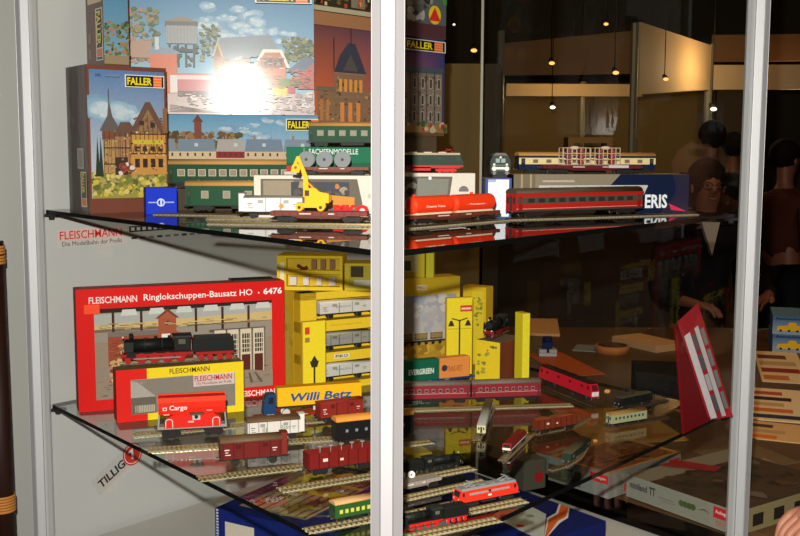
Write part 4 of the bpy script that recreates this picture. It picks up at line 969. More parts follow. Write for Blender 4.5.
# white sunburst van
t = van('bright white refrigerator van with orange sunburst and raised cab at its left', onD(237, 1.915, 303, 1.91, 0), Z1, .045, .030, (232,226,222), (150,146,140), cab=-1, brace=False, planks=False)
m = M(); Lv = .12; m.plane(.018, .018, x0=.012, z0=.014, y=-.0172)
for i in range(9): a = i*2*math.pi/9; m.poly([(.5+.5*math.cos(a), .5+.5*math.sin(a)), (.5+.15*math.cos(a+.3), .5+.15*math.sin(a+.3)), (.5+.15*math.cos(a-.3), .5+.15*math.sin(a-.3))], (206,120,50))
m.circ(.5, .5, .22, (214,150,60)); m.build('sunburst_print', t, 'card')
# cable drum wagon on PIKO box
zP = Z1+hP
pl = onD(297, 2.0, 369, 2.0, 0); t = flat_wagon('brown flat wagon loaded with three grey cable drums on the PIKO box', pl, zP, .016, .030, (126,66,54), on_track=False, stakes=0)
for k, px in enumerate((306, 324, 342)):
    c = PD(px, 2.0, 0); o = thing('cable_drum', ('left', 'middle', 'right')[k]+' grey cable drum on the brown wagon above the PIKO box' , 'cable drum', (c, 0, .03), zP+.0145, group='cable drums', back=.015)
    m = M()
    for s in (-1, 1): m.cyl((0, s*.009, .0155), (0, s*.012, .0155), .0155, (128,132,134), seg=24)
    m.build('flange', o, 'plastic'); m = M(); m.cyl((0, -.009, .0155), (0, .009, .0155), .010, (90,90,92), seg=16); m.cyl((0, -.0125, .0155), (0, .0125, .0155), .003, (60,60,62), seg=10); m.build('core', o, 'plastic')
# E-loco on pale box
box_loco('green electric locomotive with cream roof edge and red running gear', onD(376, 2.14, 464, 2.14, 0), Z1+.084, .046, .032, (30,52,34), (206,186,160), frame=(206,34,30), pant=2, pcol=(200,50,40), on_track=False, nwin=5, front=(30,52,34), stripe=(.0, .14, (200,36,30)), win=(40,60,50))
# grey front-on loco
t = thing('electric_locomotive', 'dark grey locomotive facing forward on the upright white box', 'model locomotive', onD(487.5, 2.04, 512, 2.04, 0), Z1+.0765)
m = M(); wv_, hv = .041, .049
m.prism([(-wv_*.42, .008), (wv_*.42, .008), (wv_*.48, .018), (wv_*.48, .034), (wv_*.36, .044), (-wv_*.36, .044), (-wv_*.48, .034), (-wv_*.48, .018)], .004, .095, (44,52,48), 'y')
m.plane(wv_*.8, .034, z0=.009, y=.004); m.rect(.05, .10, .95, .24, (70,76,72)); m.rect(.3, .02, .7, .12, (24,24,24)); m.rect(.02, .45, .98, .50, (110,116,112)); m.build('body', t, 'paint')
m = M(); m.prism([(-wv_*.36, .044), (wv_*.36, .044), (wv_*.22, .049), (-wv_*.22, .049)], .006, .093, (104,96,84), 'y'); m.build('roof', t, 'paint')
m = M()
for s in (-1, 1): m.box(s*wv_*.13-wv_*.10, s*wv_*.13+wv_*.10, .0028, .004, .030, .038, (140,160,156))
m.build('windscreen', t, 'paint')
m = M()
for s in (-1, 1): m.cyl((s*wv_*.3, .001, .0185), (s*wv_*.3, .005, .0185), .0045, (236,232,214), seg=12); m.cyl((s*wv_*.3, .001, .0265), (s*wv_*.3, .005, .0265), .0022, (236,232,214), seg=12)
m.cyl((0, .002, .0405), (0, .005, .0405), .002, (236,232,214), seg=10); m.box(-.008, .008, .0025, .004, .017, .0215, (230,230,222)); m.build('lamps', t, 'paint')
m = M()
for s in (-1, 1): m.cyl((s*wv_*.3, -.003, .010), (s*wv_*.3, .005, .010), .0035, (120,120,120), seg=12)
m.build('buffers', t, 'plastic')
m = M(); m.box(-wv_*.34, wv_*.34, .010, .09, .0, .009, (30,28,26)); m.build('bogie', t, 'plastic')
# tank wagon
pl = between(PD(407, 1.735, 0), PD(501, 1.93, 0)); L = pl[2]
t = flat_wagon('brown flat wagon carrying the two orange tanks', pl, Z1, .0165, .030, (108,48,34), deckc=(206,190,160))
for u0, u1, lb, tx in ((.08, .50, 'left orange tank container on the brown wagon', 'Hoyer'), (.50, .96, 'right orange tank container with white lettering on the brown wagon', 'Interfrigo')):
    a, th = pl[1], L; cx = (u0+u1)/2-.5; cc = pl[0]+Vector((math.cos(a), math.sin(a), 0))*cx*L; Lt = (u1-u0)*L*.96
    o = thing('tank_container', lb, 'model tank', (cc, a, Lt), Z1+TH+.0165, group='orange tanks', back=.015); r = .0152; OR = (238,58,22)
    m = M(); m.cyl((-Lt/2+.006, 0, r+.001), (Lt/2-.006, 0, r+.001), r, OR, seg=22, caps=False)
    for s in (-1, 1): m.ball((s*(Lt/2-.006), 0, r+.001), r, OR, sx=.5, seg=22)
    m.build('tank', o, 'paint')
    m = M().plane(Lt*.6, .006, z0=r*.75, y=-r-.0008); m.text('- Transport -' if u0 > .3 else 'Chemie Trans', .05, .1, .6, (248,210,190), w=.8, bold=.03); m.build('lettering', o, 'card')
    m = M(); m.box(-Lt*.42, Lt*.42, -r*.8, r*.8, 0, .003, (214,200,170)); m.build('cradle', o, 'plastic')
    m = M(); m.cyl((0 if u0 > .3 else -Lt*.4, 0, 2*r), (0 if u0 > .3 else -Lt*.4, 0, 2*r+.004), .003, OR, seg=10); m.build('dome', o, 'paint')
# red coach
coach('long red express coach with grey window band in front of the ERIS box', onD(515, 1.955, 643, 2.125, 0), Z1, .055, .033, (172,32,26), (78,66,54), (36,46,40), 11, stripes=((0, .10, (60,54,50)), (.44, .80, (76,70,60)), (.15, .17, (216,180,150))), wv=(.48, .74), wframe=(60,56,50), ww=.66)
# rack wagon + cream/blue coach on ERIS box
zE1 = Z1+hE
coach('cream and blue coach with tan roof behind the caged wagon', onD(517, 2.225, 655, 2.285, 0), zE1, .046, .032, (22,34,60), (190,140,72), (120,104,80), 9, stripes=((.38, .86, (222,200,150)),), on_track=False, wv=(.46, .76), ww=.42, wframe=(190,170,130))
pl = onD(541, 2.185, 641, 2.23, 0); t = flat_wagon('dark red flat wagon carrying two clear cages on the ERIS box', pl, zE1, .019, .028, (98,24,32), on_track=False); L = pl[2]
m = M().plane(L, .007, z0=.0125, y=-.0145); m.rect(.66, .1, .86, .9, (200,190,196)); m.build('number_plate', t, 'card')
for k, (pa_, pb_) in enumerate(((562, 589), (594, 619))):
    q = between(PD(pa_, 2.197+(.0 if k == 0 else .015), 0), PD(pb_, 2.21+(.0 if k == 0 else .015), 0)); o = thing('load_cage', ('left', 'right')[k]+' clear rack cage standing on the dark red wagon', 'cage', q, zE1+.019, group='clear cages', back=.003); Lc = q[2]; hc = .036; dc = .022; W = (206,180,160)
    m = M(); n = 6
    for i in range(n+1):
        x = -Lc/2+Lc*i/n
        for y in (0, dc): m.box(x-.0006, x+.0006, y-.0006, y+.0006, 0, hc, W)
    for j in range(4):
        zz = hc*j/3
        for y in (0, dc): m.box(-Lc/2, Lc/2, y-.0006, y+.0006, zz-.0006, zz+.0006, W)
        for x in (-Lc/2, Lc/2): m.box(x-.0006, x+.0006, 0, dc, zz-.0006, zz+.0006, W)
    m.build('bars', o, 'plastic')
    m = M(); m.ball((0, dc/2, hc), .012, (214,196,176), sx=.9, sy=.7, sz=.35); m.build('cover', o, 'plastic')
    m = M()
    for j in range(3):
        for i in range(2): m.cyl((-Lc*.24+i*Lc*.48, .004, hc*(.17+j*.32)), (-Lc*.24+i*Lc*.48, dc-.004, hc*(.17+j*.32)), hc*.12, (150,50,50) if i else (130,60,60), seg=12)
    m.build('packed_rolls', o, 'plastic')

# ---------------------------------------------------------------- lower shelf
def t2(a, b, c, d_, label, w=None, **k):
    k.setdefault('tie', (172,160,126)); w = w or (.0118 if a < 300 else (.0098 if a < 470 else .0070))
    return track(on(a, b, c, d_, Z2), Z2, w=w, label=label, group='straight track pieces on the lower shelf', back=-w*.9, **k)
t2(133, 434, 264, 423, 'track just behind the red hopper wagon')
t2(148, 449, 343, 437, 'track under the red hopper and the white van with brown roof')
t2(256, 424, 376, 416, 'track under the yellow truck and the red closed wagon')
t2(286, 448, 376, 440, 'track piece left of the orange-roofed black tank car') if False else None
t2(197, 478, 345, 460, 'track under the brown van, its bright end to the left')
t2(277, 489, 378, 473, 'track under the red open wagon with handwheels')
t2(303, 530, 378, 516, 'short track below the small green coach')
t2(330, 453, 430, 441, 'track under the black tank car, crossing behind the centre post')
t2(396, 481, 470, 467, 'track under the dark steam locomotive right of the post')
t2(390, 500, 482, 480, 'track under the grey low wagon')
t2(390, 517, 450, 503, 'track piece left of the bright red locomotive')
t2(462, 511, 521, 499, 'track under the bright red electric locomotive')
t2(385, 540, 495, 518, 'track under the black and red steam locomotive at the bottom')
t2(392, 410, 571, 404.5, 'long track under the red railcars')
t2(536, 383, 596, 407, 'dark track under the crimson diesel locomotive', tie=(50,40,30))
t2(612, 412, 663, 400, 'dark track under the black goods locomotive', tie=(60,50,40))
t2(604, 427, 665, 417, 'dark track under the small pale green coach', tie=(60,50,40))
t2(473, 441, 489, 408, 'track under the silver railcar seen end-on', tie=(104,88,64), )
t2(499, 461, 528, 434, 'track under the small crimson and white locomotive', tie=(104,88,64), )
curved_track([P(512, 437, Z2), P(545, 433, Z2), P(572, 427, Z2), P(590, 418, Z2)], Z2, 'curved track under the brown hopper wagon')
curved_track([P(550, 471, Z2), P(566, 466, Z2), P(580, 457, Z2), P(588, 443, Z2)], Z2, 'tightly curved track under the dark green wagon')
# steam loco on the L2 box
zz = topL2[1]; c_, a_, l_ = topL2[0]
k_ = .99
pt = on(120, 366, 237, 359, zz); track(pt, zz, w=.010, label='grey track on top of the red and yellow window box', group='straight track pieces on the lower shelf', back=.016, tie=(120,110,100))
steam_loco('black steam locomotive with red wheels and tender on the window box', on(121, 367, 236, 361, zz), zz, hgt(topL2[0], 31), .030, group=None)
# red hopper wagon
pl = on(157, 441, 228, 437, Z2); hh = hgt(pl, 43); t = rs('hopper_wagon', 'bright red hopper wagon lettered Cargo at the front left', 'model wagon', pl, Z2, .03); L = pl[2]; w = .030; RD = (232,44,26)
m = M(); m.prism([(-w*.42, hh*.56), (-w*.54, hh*.72), (-w*.56, hh*.86), (-w*.48, hh*.96), (w*.48, hh*.96), (w*.56, hh*.86), (w*.54, hh*.72), (w*.42, hh*.56)][::-1], -L*.47, L*.47, RD)
m.build('hopper_body', t, 'paint')
m = M(); m.box(-L*.48, L*.48, -w*.60, -w*.48, hh*.86, hh*.98, (246,66,40)); m.box(-L*.48, L*.48, w*.48, w*.60, hh*.86, hh*.98, (246,66,40)); m.build('top_rail', t, 'paint')
m = M(); m.prism([(-L*.40, hh*.24), (L*.40, hh*.24), (L*.40, hh*.46), (L*.30, hh*.56), (-L*.26, hh*.56), (-L*.36, hh*.46)], -w*.52, w*.52, (222,36,24), 'y'); m.box(-.0005, .0005, -w*.5, w*.5, hh*.26, hh*.55, (150,20,16)); m.build('chute', t, 'paint')
m = M().plane(L, hh, y=-w*.565); m.rect(.09, .67, .145, .75, (246,226,220)); m.rect(.1, .685, .135, .735, (232,44,26)); m.text('Cargo', .18, .64, .15, (246,226,220), w=.25, bold=.02); m.rect(.10, .56, .18, .585, (240,180,170)); m.rect(.70, .63, .78, .65, (240,180,170)); m.rect(.44, .36, .52, .40, (240,180,170)); m.build('lettering', t, 'card')
m = M(); m.cyl((L*.06, -w*.60, hh*.575), (L*.06, -w*.60, hh*.60), .014, (110,104,90), seg=16); m.box(L*.0, L*.11, -w*.60, -w*.5, hh*.42, hh*.575, (190,186,176)); m.cyl((L*.055, -w*.63, hh*.49), (L*.055, -w*.59, hh*.49), .0035, (30,30,30)); m.build('valve_gear', t, 'plastic')
for s in (-1, 1):
    m = M(); x = s*L*.33
    m.tube([(x-.006, -w*.60, hh*.24), (x-.006, -w*.60, hh*.42), (x-.003, -w*.60, hh*.46), (x+.004, -w*.60, hh*.46), (x+.007, -w*.60, hh*.42), (x+.007, -w*.60, hh*.24)], .0009, (236,230,222), 6); m.build('handrail', t, 'plastic')
    m = M(); m.prism([(s*L*.49, hh*.2), (s*L*.47, hh*.6), (s*L*.45, hh*.6), (s*L*.47, hh*.2)], -w*.4, w*.4, (150,150,150), 'y'); m.build('end_frame', t, 'plastic')
m = M(); m.box(-L*.49, L*.49, -w*.42, w*.42, hh*.20, hh*.27, (150,146,140)); m.build('underframe', t, 'plastic')
for s in (-1, 1): bogie(s*L*.30, t, w, hh*.10, L*.12)
couplers(t, L, w, hh*.23)
# white van brown roof
pl = on(247, 445.5, 306, 440.5, Z2); van('white van with brown roof and small cab, behind the brown van', pl, Z2, hgt(pl, 25), .030, (214,206,200), (112,84,58), cab=1, arc=.17, cabcol=(224,216,208), planks=False, txt=[('Bier', .62, .35, .35, (90,140,100), .2), ('III', .28, .2, .4, (120,110,80), .08)])
pl = on(220, 471, 289, 465, Z2); van('dark red-brown covered van with grey-brown roof, in front of the white van', pl, Z2, hgt(pl, 31), .030, (106,28,26), (110,86,62), arc=.17, cab=1, cabcol=(120,40,34))
# truck on flat wagon
pl = on(257, 426, 333, 417, Z2); t = flat_wagon('low dark red flat wagon under the yellow truck', pl, Z2, .012, .030, (150,40,34))
ta = on(264, 421, 362, 413, Z2+.012); t = thing('toy_truck', 'toy truck with blue cab and yellow Willi Betz trailer', 'toy truck', ta, Z2+TH+.012, back=.004); L = ta[2]; ht = hgt(ta, 30)
m = M(); m.box(-L*.36, L*.5, 0, .024, ht*.36, ht, (240,180,24), top=(224,150,20)); m.build('trailer_body', t, 'paint')
m = M().plane(L*.84, ht*.64, x0=-L*.35, z0=ht*.36, y=-.0003); m.text('Willi Betz', .12, .22, .44, (40,84,140), w=.76, bold=.03, slant=.25); m.build('lettering', t, 'card')
m = M(); m.prism([(-L*.5, ht*.12), (-L*.375, ht*.12), (-L*.375, ht*.80), (-L*.46, ht*.80), (-L*.49, ht*.55)], 0, .024, (28,60,104), 'y'); m.box(-L*.49, -L*.36, .001, .023, ht*.08, ht*.16, (50,50,56)); m.build('cab', t, 'paint')
m = M(); m.prism([(-L*.455, ht*.48), (-L*.40, ht*.48), (-L*.40, ht*.70), (-L*.44, ht*.70)], -.0005, .0245, (26,30,36), 'y'); m.add([(-L*.4935, .003, ht*.5), (-L*.4935, .021, ht*.5), (-L*.466, .021, ht*.77), (-L*.466, .003, ht*.77)], [(3,2,1,0)], (20,26,34)); m.build('cab_windows', t, 'paint')
m = M(); m.box(-L*.36, L*.48, .004, .020, ht*.28, ht*.36, (60,30,28)); m.box(-L*.0, L*.14, -.0005, .002, ht*.16, ht*.3, (200,196,190)); m.build('chassis', t, 'plastic')
for x in (-.43, -.27, .28, .36):
    for y in (.001, .020): m = M(); m.cyl((L*x, y, ht*.13), (L*x, y+.004, ht*.13), ht*.13, (40,36,34), seg=16, capcol=(200,196,190)); m.build('wheel', t, 'plastic')
pl = on(320, 428, 364, 422, Z2); van('short red-brown closed wagon with flat roof before the yellow truck', pl, Z2, hgt(pl, 27), .026, (140,42,34), (150,48,40), arc=.06, brace=False, planks=False)
# black/orange tank
pl = on(336, 449, 414, 440, Z2); coach('black van with orange-yellow roof passing behind the centre post', pl, Z2, hgt(pl, 30), .028, (26,24,24), (232,150,60), (120,140,150), 7, doors=False, wv=(.40,.6), ww=.3, name='covered_van', wframe=(70,70,70))
# red open wagon
pl = on(308, 480, 378, 470, Z2); open_wagon('red open wagon with a row of pale handwheels', pl, Z2, hgt(pl, 24), .026, (112,26,22), handwheels=5)
# green coach lower
pl = on(335, 526, 380, 517, Z2); coach('small green coach with tan roof near the foot of the centre post', pl, Z2, hgt(pl, 22), .020, (40,78,34), (190,146,96), (190,180,80), 7, wv=(.3,.62), doors=False, wframe=(150,150,60))
# container truck wagon
pl = on(398, 389, 475, 381, Z2); t = flat_wagon('blue low wagon with a green and an orange container', pl, Z2, .010, .026, (30,60,110)); L = pl[2]
cx = pl[0]; hc = hgt(pl, 21)
extra_w = {'EVERGREEN': .62, 'Hapag-Lloyd': .5}
for k, (u0, u1, col, s, wd2) in enumerate(((.0, .53, (20,96,70), 'EVERGREEN', .62), (.53, .93, (226,140,70), 'TRANS-VEST', .5))):
    cc = pl[0]+Vector((math.cos(pl[1]), math.sin(pl[1]), 0))*((u0+u1)/2-.5)*L; o = thing('freight_container', ('green EVERGREEN container on the blue wagon', 'orange freight container on the blue wagon')[k], 'container', (cc, pl[1], (u1-u0)*L), Z2+TH+.010, group='containers', back=.001)
    Lc = (u1-u0)*L*.985; m = M(); m.box(-Lc/2, Lc/2, 0, .024, 0, hc, col); m.build('shell', o, 'paint', bevel=.0006)
    m = M().plane(Lc, hc); m.text(s, .25, .30, .28, (220,230,220) if k == 0 else (150,70,40), w=wd2, bold=.03 if k == 0 else .0)
    if k: m.circ(.16, .5, .16, (70,50,70))
    m.build('lettering', o, 'card')
# black loco on yellow box
c_, a_, L_ = box11[0]; zz = box11[1]
ctr = Vector((c_.x-math.sin(a_)*.085, c_.y+math.cos(a_)*.085, 0))
ang = math.radians(62)
ctr = PD(497, c_.y+.075, 0)
pl = (ctr, ang, .15); track(pl, zz, w=.006, label='short track on the low yellow box', group='straight track pieces on the lower shelf', back=0, tie=(90,80,66))
pl = (PD(498, c_.y+.055, 0), ang, .10)
t = steam_loco('small black locomotive with red wheels on the low yellow box', pl, zz, .052, .030, tender=False, frame=(150,24,24)); t.location = (pl[0].x, pl[0].y, t.location.z)
# red railcars x2
pl = on(396, 406, 470, 404, Z2); MR = (136,36,46)
for (a, b, c2, d2, lb) in ((396, 407, 470.5, 405, 'left red railcar with grey roof, next to the centre post'), (471.5, 405, 541, 402.5, 'right red railcar with grey roof in front of the low yellow box')):
    pl = on(a, b, c2, d2, Z2); coach(lb, pl, Z2, hgt(pl, 23), .022, MR, (120,108,98), (70,50,50), 9, stripes=((.40,.44,(190,150,140)), (.0,.08,(60,30,30))), wv=(.5,.76), ww=.5, group='red railcars', wframe=(180,150,140), name='railcar')
# silver end-on railcar
pl = between(P(479, 438, Z2), P(487, 411, Z2)); t = coach('silver railcar with pale yellow nose seen end-on', pl, Z2, .024, .0165, (176,172,160), (150,146,136), (50,50,50), 6, name='railcar', ends=(206,196,140), wframe=(120,116,110)); t.location = (pl[0].x+.004, pl[0].y, t.location.z)
pl = between(P(505, 456, Z2), P(521, 440, Z2)); t = box_loco('small crimson locomotive with white lower edge, set diagonally', pl, Z2, .021, .017, (150,28,28), (120,30,28), stripe=(0, .25, (220,214,206)), name='diesel_locomotive', front=(226,220,210), nwin=2); t.location = (pl[0].x+.002, pl[0].y, t.location.z)
# brown hopper on curve
pl = on(538, 437, 577, 430, Z2); open_wagon('small brown open wagon with orange-brown load on the curved track', pl, Z2, hgt(pl, 15), .018, (110,44,24), load=(140,76,36))
pl = between(P(566, 466, Z2), P(586, 449, Z2)); t = van('small dark green van on the tightly curved track', pl, Z2, .022, .018, (32,48,38), (66,60,40), planks=False); t.location = (pl[0].x, pl[0].y, t.location.z)
pl = on(611, 429, 647, 423, Z2); coach('small pale green coach with ochre roof near the red stand', pl, Z2, hgt(pl, 14), .017, (150,156,120), (150,110,50), (40,44,40), 8, doors=False, wframe=(120,126,100), ww=.45)
pl = on(619, 412, 653, 405, Z2); box_loco('black goods locomotive behind the pale green coach', pl, Z2, hgt(pl, 14), .017, (26,26,24), (70,66,50), name='diesel_locomotive', nwin=2)
pl = on(538, 384, 592, 406, Z2); t = box_loco('crimson diesel locomotive with black roof and pale front', pl, Z2, hgt(pl, 23), .020, (196,24,48), (34,22,22), name='diesel_locomotive', front=(216,200,196), nwin=4, win=(90,20,30)); 
# dark steam loco right of post + white wheels
pl = on(400, 480, 462, 470, Z2); steam_loco('dark steam locomotive right of the centre post, above the grey wagon', pl, Z2, hgt(pl, 18), .018, frame=(30,30,28), flip=True)
for k, px in enumerate((402, 411.5)):
    c = P(px, 472, Z2+.012); o = thing('wheel_disc', ('left', 'right')[k]+' white spare wheel disc beside the centre post', 'wheel', (P(px, 479, Z2), .1, .01), Z2, group='white spare wheels'); m = M(); m.cyl((0,0,.0075), (0,.003,.0075), .0062, (236,232,226), seg=20); m.build('disc', o, 'plastic'); m = M(); m.cyl((0,-.001,.0075), (0,.004,.0075), .0014, (60,60,60), seg=10); m.box(-.003, .003, 0, .003, 0, .002, (60,60,60)); m.build('hub', o, 'plastic')
pl = on(392, 499, 442, 488, Z2); flat_wagon('low grey wagon just right of the centre post', pl, Z2, hgt(pl, 10), .020, (150,136,126), deckc=(150,140,128))
pl = on(459, 512, 519, 500, Z2); box_loco('bright orange-red electric locomotive with grey side stripe', pl, Z2, hgt(pl, 22), .021, (226,50,30), (130,130,128), pant=2, pcol=(150,150,150), grille=(150,140,136), nwin=1, mark=(240,220,214))
pl = on(400, 537, 470, 523, Z2); steam_loco('black steam locomotive with red running gear at the bottom right of the post', pl, Z2, hgt(pl, 22), .021, frame=(190,30,26), flip=False)
# wagons inside the big yellow set box
(pc, aa, _), Lb, hb5 = set_box
for k, (v0, hh5) in enumerate(((.715, .185), (.39, .185), (.075, .185))):
    q = (pc+Vector((math.cos(aa), math.sin(aa), 0))*Lb*.10, aa, Lb*.68)
    t = van(('top', 'middle', 'bottom')[k]+' pale goods wagon packed in the large yellow window box', q, Z2+hb5*v0, hb5*hh5*1.05, .022, ((210,204,196), (150,146,136), (200,198,190))[k], ((226,220,212), (170,166,150), (214,210,200))[k], group='wagons packed in the yellow set box', on_track=False, brace=(k == 1), planks=False, txt=[('EUROPA', .3, .5, .2, (120,120,130), .3)])
    a_ = aa; t.location = (q[0].x-math.sin(a_)*.022, q[0].y+math.cos(a_)*.022, Z2+hb5*v0)
# ================================================================ boxes on the deck, seen through the lower shelf
def slab(name, label, cat, A, B, C, h, col, group=None, mat='card', side=None):
    """box whose top has corner A, edge A-B and edge A-C (forced square); rests h lower"""
    a = Vector((A.x, A.y, 0)); b = Vector((B.x, B.y, 0)); u = b-a; Lx = u.length; u.normalize(); v = Vector((-u.y, u.x, 0)); c = Vector((C.x, C.y, 0)); Ly = (c-a).dot(v)
    t = bpy.data.objects.new(name, None); COL.objects.link(t); t.location = (a.x, a.y, A.z-h); t.rotation_euler = (0, 0, math.atan2(u.y, u.x)); tag(t, label, cat, group)
    m = M(); m.box(0, Lx, min(0, Ly), max(0, Ly), 0, h, col, side=side); m.build('carton', t, mat, bevel=.001)
    return t, Lx, Ly
NB = (18,34,104)
zt = Z3+.085
A = P(215, 508, zt); B = P(300, 470, zt); u = (B-A).normalized(); v = Vector((u.y, -u.x, 0)); C = A+v*.36
t, Lx, Ly = slab('train_set_box', 'dark blue train set box with picture lid at the bottom left under the lower shelf', 'box', A, A+u*.40, A+v*.22, .085, NB)
m = M().plane(abs(Lx), abs(Ly), org=(0, Ly, .085), right=(1,0,0), up=(0,1,0))
m.rect(0, 0, 1, 1, NB); m.rect(.10, .0, .97, .84, (150,136,110)); m.rect(.12, .0, .6, .80, (184,168,140))
for k in range(8): m.rect(.12, .04+k*.10, .96, .07+k*.10, rnd.choice([(120,96,70), (96,80,66), (206,190,160), (70,60,56)])); m.rect(.15+k*.02, .055+k*.10, .5, .075+k*.10, (150,70,40))
m.rect(.46, .0, .56, .84, (226,196,40)); m.rect(.66, 0, .70, .84, (210,160,60)); m.blobs(26, .2, .05, .9, .8, .05, [(206,180,40), (120,110,96), (60,70,90), (190,120,60)], rnd)
m.text('H0 START-SET', .22, .88, .055, (190,40,120), w=.45, bold=.03)
m.build('printed_lid', t, 'card')
m = M().plane(abs(Ly), .085, org=(0, 0, 0), right=(0,-1,0)); m.rect(0, 0, 1, 1, NB)
for k in range(12): m.rect(.015, .06+k*.08, .045, .11+k*.08, (180,186,200))
m.rect(.13, 0, .5, .7, (196,186,170)); m.build('printed_side', t, 'card')
A = P(436, 459, Z3+.05); B = P(606, 521, Z3+.05); u = (B-A).normalized(); v = Vector((u.y, -u.x, 0))
t, Lx, Ly = slab('train_set_box', 'dark blue train set box with orange stripe at the bottom right under the lower shelf', 'box', A, B, A+v*.20, .05, (16,30,92))
m = M().plane(Lx, abs(Ly), org=(0, Ly, .05), right=(1,0,0), up=(0,1,0)); m.rect(0, 0, 1, 1, (16,32,98))
def lid(px, py):                      # a point of the lid picture
    p = P(px, py, Z3+.05)-Vector((A.x, A.y, Z3+.05)); return (p.dot(u)/Lx, 1+p.dot(-v)/abs(Ly))
m.poly([lid(*q) for q in ((478, 548), (492, 516), (506, 506), (530, 506), (546, 514), (541, 548))], (190,196,190))
for q in ((504, 516, 60,110,70), (520, 526, 196,60,50), (496, 530, 90,120,150), (530, 516, 120,150,130), (512, 536, 60,110,90)): c_ = lid(q[0], q[1]); m.circ(c_[0], c_[1], .05, q[2:])
m.poly([lid(*q) for q in ((562, 503), (572, 507), (568, 518), (560, 523), (556, 548), (543, 548), (547, 518), (556, 513))], (226,226,226))
m.poly([lid(*q) for q in ((563, 504), (570, 507), (566, 517), (558, 521), (554, 548), (545, 548), (549, 519), (558, 514))], (226,104,40))
m.build('printed_lid', t, 'card')
A = P(392, 512, Z3+.10); slab('train_set_box', 'yellow and grey box on the deck behind the dark blue set box', 'box', P(345, 466, Z3+.06), P(395, 461, Z3+.06), P(350, 452, Z3+.06), .06, (176,160,60), side=(150,140,120))
t, Lx, Ly = slab('train_set_box', 'yellow box lying on the deck below the dark steam locomotive', 'box', P(408, 455, Z3+.06), P(432, 452, Z3+.06), P(412, 446, Z3+.06), .06, (200,176,50))

# ================================================================ selling tables behind the case
TZ = EYE-.83
WOOD = (88,60,34)
t = bpy.data.objects.new('sales_table', None); COL.objects.link(t); t.location = (1.6, 3.8, 0); tag(t, 'long brown sales table behind the display case', 'table')
nd = Vector((Rt-Bk)).normalized(); nn = Vector((nd.y*-1, nd.x))*1
off = Vector((.068, .056))*.55
a = Bk+off+Vector((.02, .02)); b = Rt+off+nd*.26
m = M(); m.prism([(a.x-1.6, a.y-3.8), (b.x-1.6, b.y-3.8), (1.35-1.6, 2.65-3.8), (3.6-1.6, 2.8-3.8), (3.6-1.6, 4.9-3.8), (.15-1.6, 4.9-3.8), (.15-1.6, a.y+.4-3.8)], TZ-.03, TZ, WOOD, 'z'); m.build('tabletop', t, 'wood')
for x, y in ((.3, 4.7), (3.4, 4.7), (3.4, 3.0), (1.0, 2.5)):
    m = M(); m.cyl((x-1.6, y-3.8, 0), (x-1.6, y-3.8, TZ-.03), .025, (50,46,44)); m.build('leg', t, 'metal')
def tpt(px, py, dz=0): return P(px, py, TZ+dz)
CR = (150,142,128)
t, Lx, Ly = slab('model_kit_box', 'large pale kit box with red label behind the right post', 'box', tpt(627, 474, .055), tpt(738, 512, .055), tpt(694, 440, .055), .055, (128,124,112), side=(126,118,100))
m = M().plane(Lx, .055, x0=0); m.rect(0, 0, 1, 1, (140,138,126)); m.text('miniland', .03, .45, .30, (70,70,74), w=.17, bold=.04); m.text('TT', .22, .42, .36, (60,60,64), w=.06, bold=.04); m.rect(.31, .45, .45, .50, (110,110,110)); m.rect(.34, .35, .46, .38, (110,110,110))
for k in range(4): m.circ(.52+k*.035, .55, .14, (70,90,50)); 
m.poly([(.66,.5),(.72,.65),(.78,.5),(.72,.58)], (80,80,70)); m.rect(.80, .45, .955, .92, (190,40,44)); m.text('Auhagen', .815, .6, .2, (230,200,196), w=.12, bold=.02); m.rect(.82, .1, .9, .38, (150,120,110)); m.build('printed_front', t, 'card')
m = M().plane(Lx, Ly, org=(0,0,.055), up=(0,1,0)); m.rect(.0, .0, 1, 1, (70,54,40)); m.rect(.0, .0, .22, 1, (136,126,106)); m.blobs(60, .25, .05, .95, .95, .06, [(56,40,28), (84,60,40), (44,36,28), (96,84,70), (60,50,40)], rnd); m.poly([(.0,.3),(.35,.5),(.3,.62),(0,.5)], (150,40,40)); m.build('printed_lid', t, 'card')
m = M().plane(Ly, .055, org=(Lx,0,0), right=(0,1,0)); m.rect(0, 0, 1, 1, (136,124,84)); 
for k in range(4): m.rect(.14+k*.2, .2, .24+k*.2, .7, (40,36,32))
m.rect(.42, .1, .5, .3, (150,50,40)); m.build('printed_side', t, 'card')
t, Lx, Ly = slab('model_kit_box', 'grey kit box with brown lid and small red label, left of the large pale box', 'box', tpt(609, 474, .062), tpt(681, 452, .062), tpt(563, 452, .062), .062, (128,126,120), side=(120,116,110))
m = M().plane(Lx, .062, x0=0); m.rect(0, 0, 1, 1, (132,130,122)); m.circ(.42, .5, .2, (190,44,40)); m.rect(.55, .3, .8, .75, (70,80,96)); m.rect(.82, .5, .98, .8, (170,44,40)); m.rect(.2, .1, .4, .4, (170,50,46)); m.build('printed_side', t, 'card')
m = M().plane(abs(Ly), .062, org=(0, abs(Ly), 0), right=(0,-1,0)); m.rect(0, 0, 1, 1, (134,138,134)); m.rect(.70, .55, .99, .9, (206,44,40)); m.text('Auhagen', .73, .65, .15, (236,210,206), w=.22, bold=.02); m.rect(.0, .1, .55, .7, (80,76,60)); m.blobs(14, .05, .1, .55, .7, .1, [(60,50,40), (90,84,60), (110,100,80)], rnd); m.build('printed_front', t, 'card')
m = M().plane(Lx, abs(Ly), org=(0,0,.062), up=(0,1,0)); m.rect(0, 0, 1, 1, (176,130,70)); m.rect(.04, .05, .94, .93, (122,70,36)); m.blobs(50, .08, .1, .9, .9, .07, [(140,80,40), (90,56,30), (150,100,50), (70,50,30)], rnd); m.rect(.2, .3, .95, .34, (60,44,30)); m.build('printed_lid', t, 'card')
